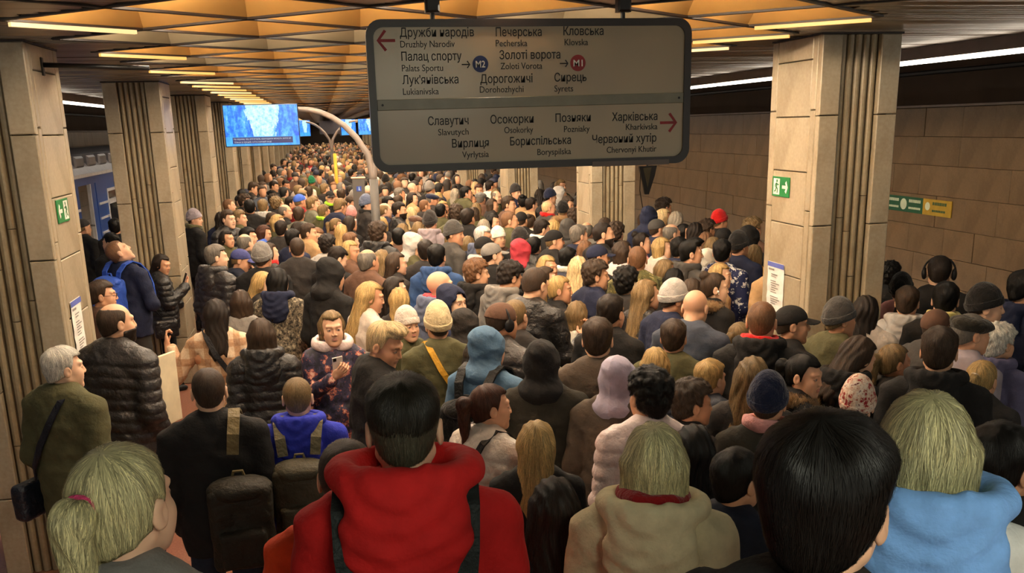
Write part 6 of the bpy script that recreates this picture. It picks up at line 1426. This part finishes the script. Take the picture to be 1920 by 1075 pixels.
for (x, y) in STUFF:
    s_ = frnd.uniform(.93, 1.05); a = -math.radians(frnd.choice([0, 0, 20, 45, 60, 90, 120, 160, 180]) + frnd.uniform(-12, 12))
    R3 = np.array([[math.cos(a), -math.sin(a), 0], [math.sin(a), math.cos(a), 0], [0, 0, 1]]) * s_; t = np.array([x, y, 0.0]); th = t + R3 @ np.array([0, .02, HEADZ])
    jc = lin(COL[frnd.choice(['blk', 'blk', 'char', 'char', 'navy', 'dgrey', 'grey', 'oliv', 'brn', 'tan', 'beige', 'slate', 'cream', 'dred'])])
    put(lo_top if y < 30 else lo_top2, R3, t, jc)
    if y < 30: put(lo_leg, R3, t, lin('23252c'))
    sk = lin(frnd.choice(SKIN)); put(lo_head, R3, th, sk); put(lo_neck, R3, th, sk)
    i = frnd.choices((0, 1, 2, 3), (.42, .33, .17, .08))[0]
    if i < 3: put(lo_hair[i], R3, th, lin(HAIR[frnd.choice(['blk', 'dbrn', 'brn', 'brn', 'lbrn', 'ging', 'gold', 'grey'])]) if i < 2 else lin(COL[frnd.choice(['blk', 'char', 'grey', 'navy', 'cream', 'pink'])]))
cm = mesh_np('far_crowd', np.concatenate(Vs), np.concatenate(Qs)); at = cm.color_attributes.new('paint', 'FLOAT_COLOR', 'POINT'); at.data.foreach_set('color', np.concatenate(Cs).ravel())
obj('distant_crowd', cm, None, M['crowd'], label='dense distant crowd of tiny heads filling the far platform', cat='crowd', kind='stuff')
# ================================================================== THINGS PEOPLE CARRY
def worn(who, name, **k):
    p = where[who]; o = empty(name, tuple(p.location), p.rotation_euler[2], p.scale[0], **k); return o
def f_pack(X, Y, Z):
    q = np.stack([np.abs(X) - .105, np.abs(Y + .225) - .045, np.abs(Z - 1.16) - .17]); d = np.sqrt((np.maximum(q, 0) ** 2).sum(0)) + np.minimum(q.max(0), 0) - .042
    q = np.stack([np.abs(X) - .085, np.abs(Y + .315) - .012, np.abs(Z - 1.07) - .07]); e = np.sqrt((np.maximum(q, 0) ** 2).sum(0)) + np.minimum(q.max(0), 0) - .024
    return smin(d, e, .012) - wob(X, Y, Z, 30, 6) * .006
PACK = simple('pack', f_pack, (-.18, .18, -.38, -.12, .92, 1.40), .011, 'nylon')
FLAP = simple('flap', lambda X, Y, Z: ell(X, Y, Z, (0, -.235, 1.345), (.152, .105, .058)) - wob(X, Y, Z, 40, 3) * .004, (-.18, .18, -.36, -.1, 1.26, 1.43), .011, 'nylon')
def strap_mesh(sx, w_=.055, drop=0.0):
    pts = [(sx*.085, -.185, 1.34 - drop), (sx*.095, -.165, 1.43), (sx*.105, -.105, 1.492), (sx*.108, -.03, 1.512), (sx*.112, .05, 1.480), (sx*.122, .118, 1.40), (sx*.135, .150, 1.28), (sx*.160, .145, 1.15)]
    nr = [(0, -1, .2), (0, -.9, .5), (0, -.5, .9), (0, 0, 1), (0, .6, .8), (0, .9, .4), (0, 1, .1), (sx*.3, 1, 0)]
    return MB().band(pts, nr, w_, .012).mesh('strap')
def backpack(lab, label, col, off=(0, 0, 0), straps=(-1, 1), rot=0, mt=None, scol=None):
    b = worn(lab, 'backpack', label=label, cat='backpack'); c = lin(col); sc_ = lin(scol) if scol else c
    bd = obj('pack', PACK, b, mt, off, (0, 0, rot), color=c); obj('flap', FLAP, b, mt, off, (0, 0, rot), color=c)
    obj('handle', MB().tube([(-.03, -.2, 1.385), (-.02, -.2, 1.42), (.02, -.2, 1.42), (.03, -.2, 1.385)], .008, 6).mesh('handle'), bd, M['nylon'], color=sc_)
    for sx in straps: obj('strap', strap_mesh(sx), b, M['nylon'], color=sc_)
    return b
backpack('man in navy jacket tilting his shaved head up toward the ceiling', 'bright blue backpack on the man gazing up', '2c4fae')
backpack('tall man with curly brown top and black hooded jacket', 'shiny black backpack on the curly-haired man', '1b1b1e', mt=M['shiny'])
backpack('youth in royal blue hooded jacket with khaki backpack', 'khaki backpack on the royal blue jacket', '4c4738', (0, .005, -.07), scol='6d664e')
backpack('steel blue hood up with furry black backpack', 'furry black backpack below the steel blue hood', '141414', (-.02, 0, -.05), mt=M['wool'])
backpack('young man with cropped hair and black jacket carrying a dark backpack', 'dark olive backpack slung over one shoulder of black jacket', '2a261d', (.10, .0, -.16), (1,), scol='6a5c3a')
# red hoodie: two dark straps running down the back to a low bag
rh = worn('nearest man in red hoodie with two dark straps', 'sling_bag', label='dark bag with two broad straps on the red hoodie', cat='bag')
for sx in (-1, 1):
    pts = [(sx*.115, .10, 1.40), (sx*.125, .03, 1.475), (sx*.130, -.04, 1.498), (sx*.130, -.105, 1.462), (sx*.125, -.150, 1.38), (sx*.112, -.162, 1.26), (sx*.10, -.165, 1.12)]
    obj('strap', MB().band(pts, [(0, .8, .6), (0, .4, .9), (0, -.1, 1), (0, -.8, .6), (0, -1, .2), (0, -1, 0), (0, -1, 0)], .058, .010).mesh('strap'), rh, M['nylon'], color=lin('1f2726'))
obj('pack', PACK, rh, None, (0, .03, -.30), color=lin('1f2726'))
def sash(lab, label, col, sx, cat='bag', bag=True, bagcol='161416', w_=.04):
    b = worn(lab, 'shoulder_bag', label=label, cat=cat)
    pts = [(sx*.095, .10, 1.40), (sx*.10, .03, 1.475), (sx*.095, -.04, 1.505), (sx*.075, -.115, 1.45), (sx*.02, -.158, 1.33), (-sx*.06, -.165, 1.20), (-sx*.15, -.140, 1.06), (-sx*.20, -.09, .97)]
    obj('strap', MB().band(pts, [(0, .8, .6), (0, .4, .9), (0, 0, 1), (0, -.7, .7), (0, -1, .3), (0, -1, .1), (-sx*.5, -.9, 0), (-sx*.8, -.5, 0)], w_, .009).mesh('strap'), b, M['nylon'], color=lin(col))
    if bag: obj('bag', BAG, b, None, (-sx * .27, -.05, .84), color=lin(bagcol))
    return b
BAG = simple('bag', lambda X, Y, Z: (lambda q: np.sqrt((np.maximum(q, 0) ** 2).sum(0)) + np.minimum(q.max(0), 0) - .03)(np.stack([np.abs(X) - .02, np.abs(Y) - .11, np.abs(Z) - .08])) - wob(X, Y, Z, 25, 2) * .004, (-.08, .08, -.18, .18, -.14, .14), .012, 'leather')
sash('ribbed straw-coloured beanie and olive jacket with mustard strap', 'bag on a mustard strap across the olive jacket', 'c8962e', -1)
sash('auburn-haired woman in quilted beige jacket with black strap', 'black strapped bag on the quilted beige jacket', '1a1718', 1)
sash('woman in beige plaid coat with long dark hair', 'black shoulder bag hanging on the plaid coat', '17161a', -1)
sash('white-haired older man in brown-green jacket by the left pillar', 'navy shoulder bag behind the white-haired older man', '20222c', 1, bagcol='1d2330')
sash('dark-haired woman in short black puffer reading her phone by the fluted pillar', 'small black handbag at the hip of the phone-reading woman', '141316', -1)
# phones and folder
def phone(lab, label, col, pos=(.018, .284, 1.392), rot=(-.35, .1, .1), lit=None):
    b = worn(lab, 'phone', label=label, cat='phone')
    q = obj('case', MB().chamfer(-.036, .036, -.004, .004, -.076, .076, .003, 'y').mesh('phone'), b, plain('phone_case_' + col, col, .3), pos, rot)
    obj('display', MB().box(-.032, .032, -.0048, -.0040, -.070, .070).mesh('display'), q, emit('phone_display', (.45, .6, 1.0), .5, .02) if lit else M['black'])
    obj('camera_bump', MB().box(.008, .030, .004, .006, .045, .070).mesh('bump'), q, M['black'])
phone('young woman facing the camera in floral jacket holding a white phone', 'white phone in the hand of the floral-jacket woman', 'e4e0da')
phone('dark-haired woman in short black puffer reading her phone by the fluted pillar', 'phone in the hand of the black puffer woman', 'c8a8a0')
phone('big man in black jacket bowing his cropped head', 'lit phone held by the big cropped man', '2a2a30', (.262, .335, 1.262), (-.9, 0, .2), True)
phone('broad bald man in slate jacket bowing his head', 'lit phone held by the broad bald man', '3a3a44', (.262, .335, 1.262), (-.9, 0, .2), True)
fo = worn('bearded balding man in dark grey quilted jacket and jeans', 'paper_folder', label='pale cardboard folder held flat against the bearded man', cat='folder')
obj('cover', MB().chamfer(.10, .12, .19, .40, .92, 1.36, .004, 'x').mesh('folder'), fo, plain('cardboard', 'd8c9a8', .7), (0, -.03, 0))
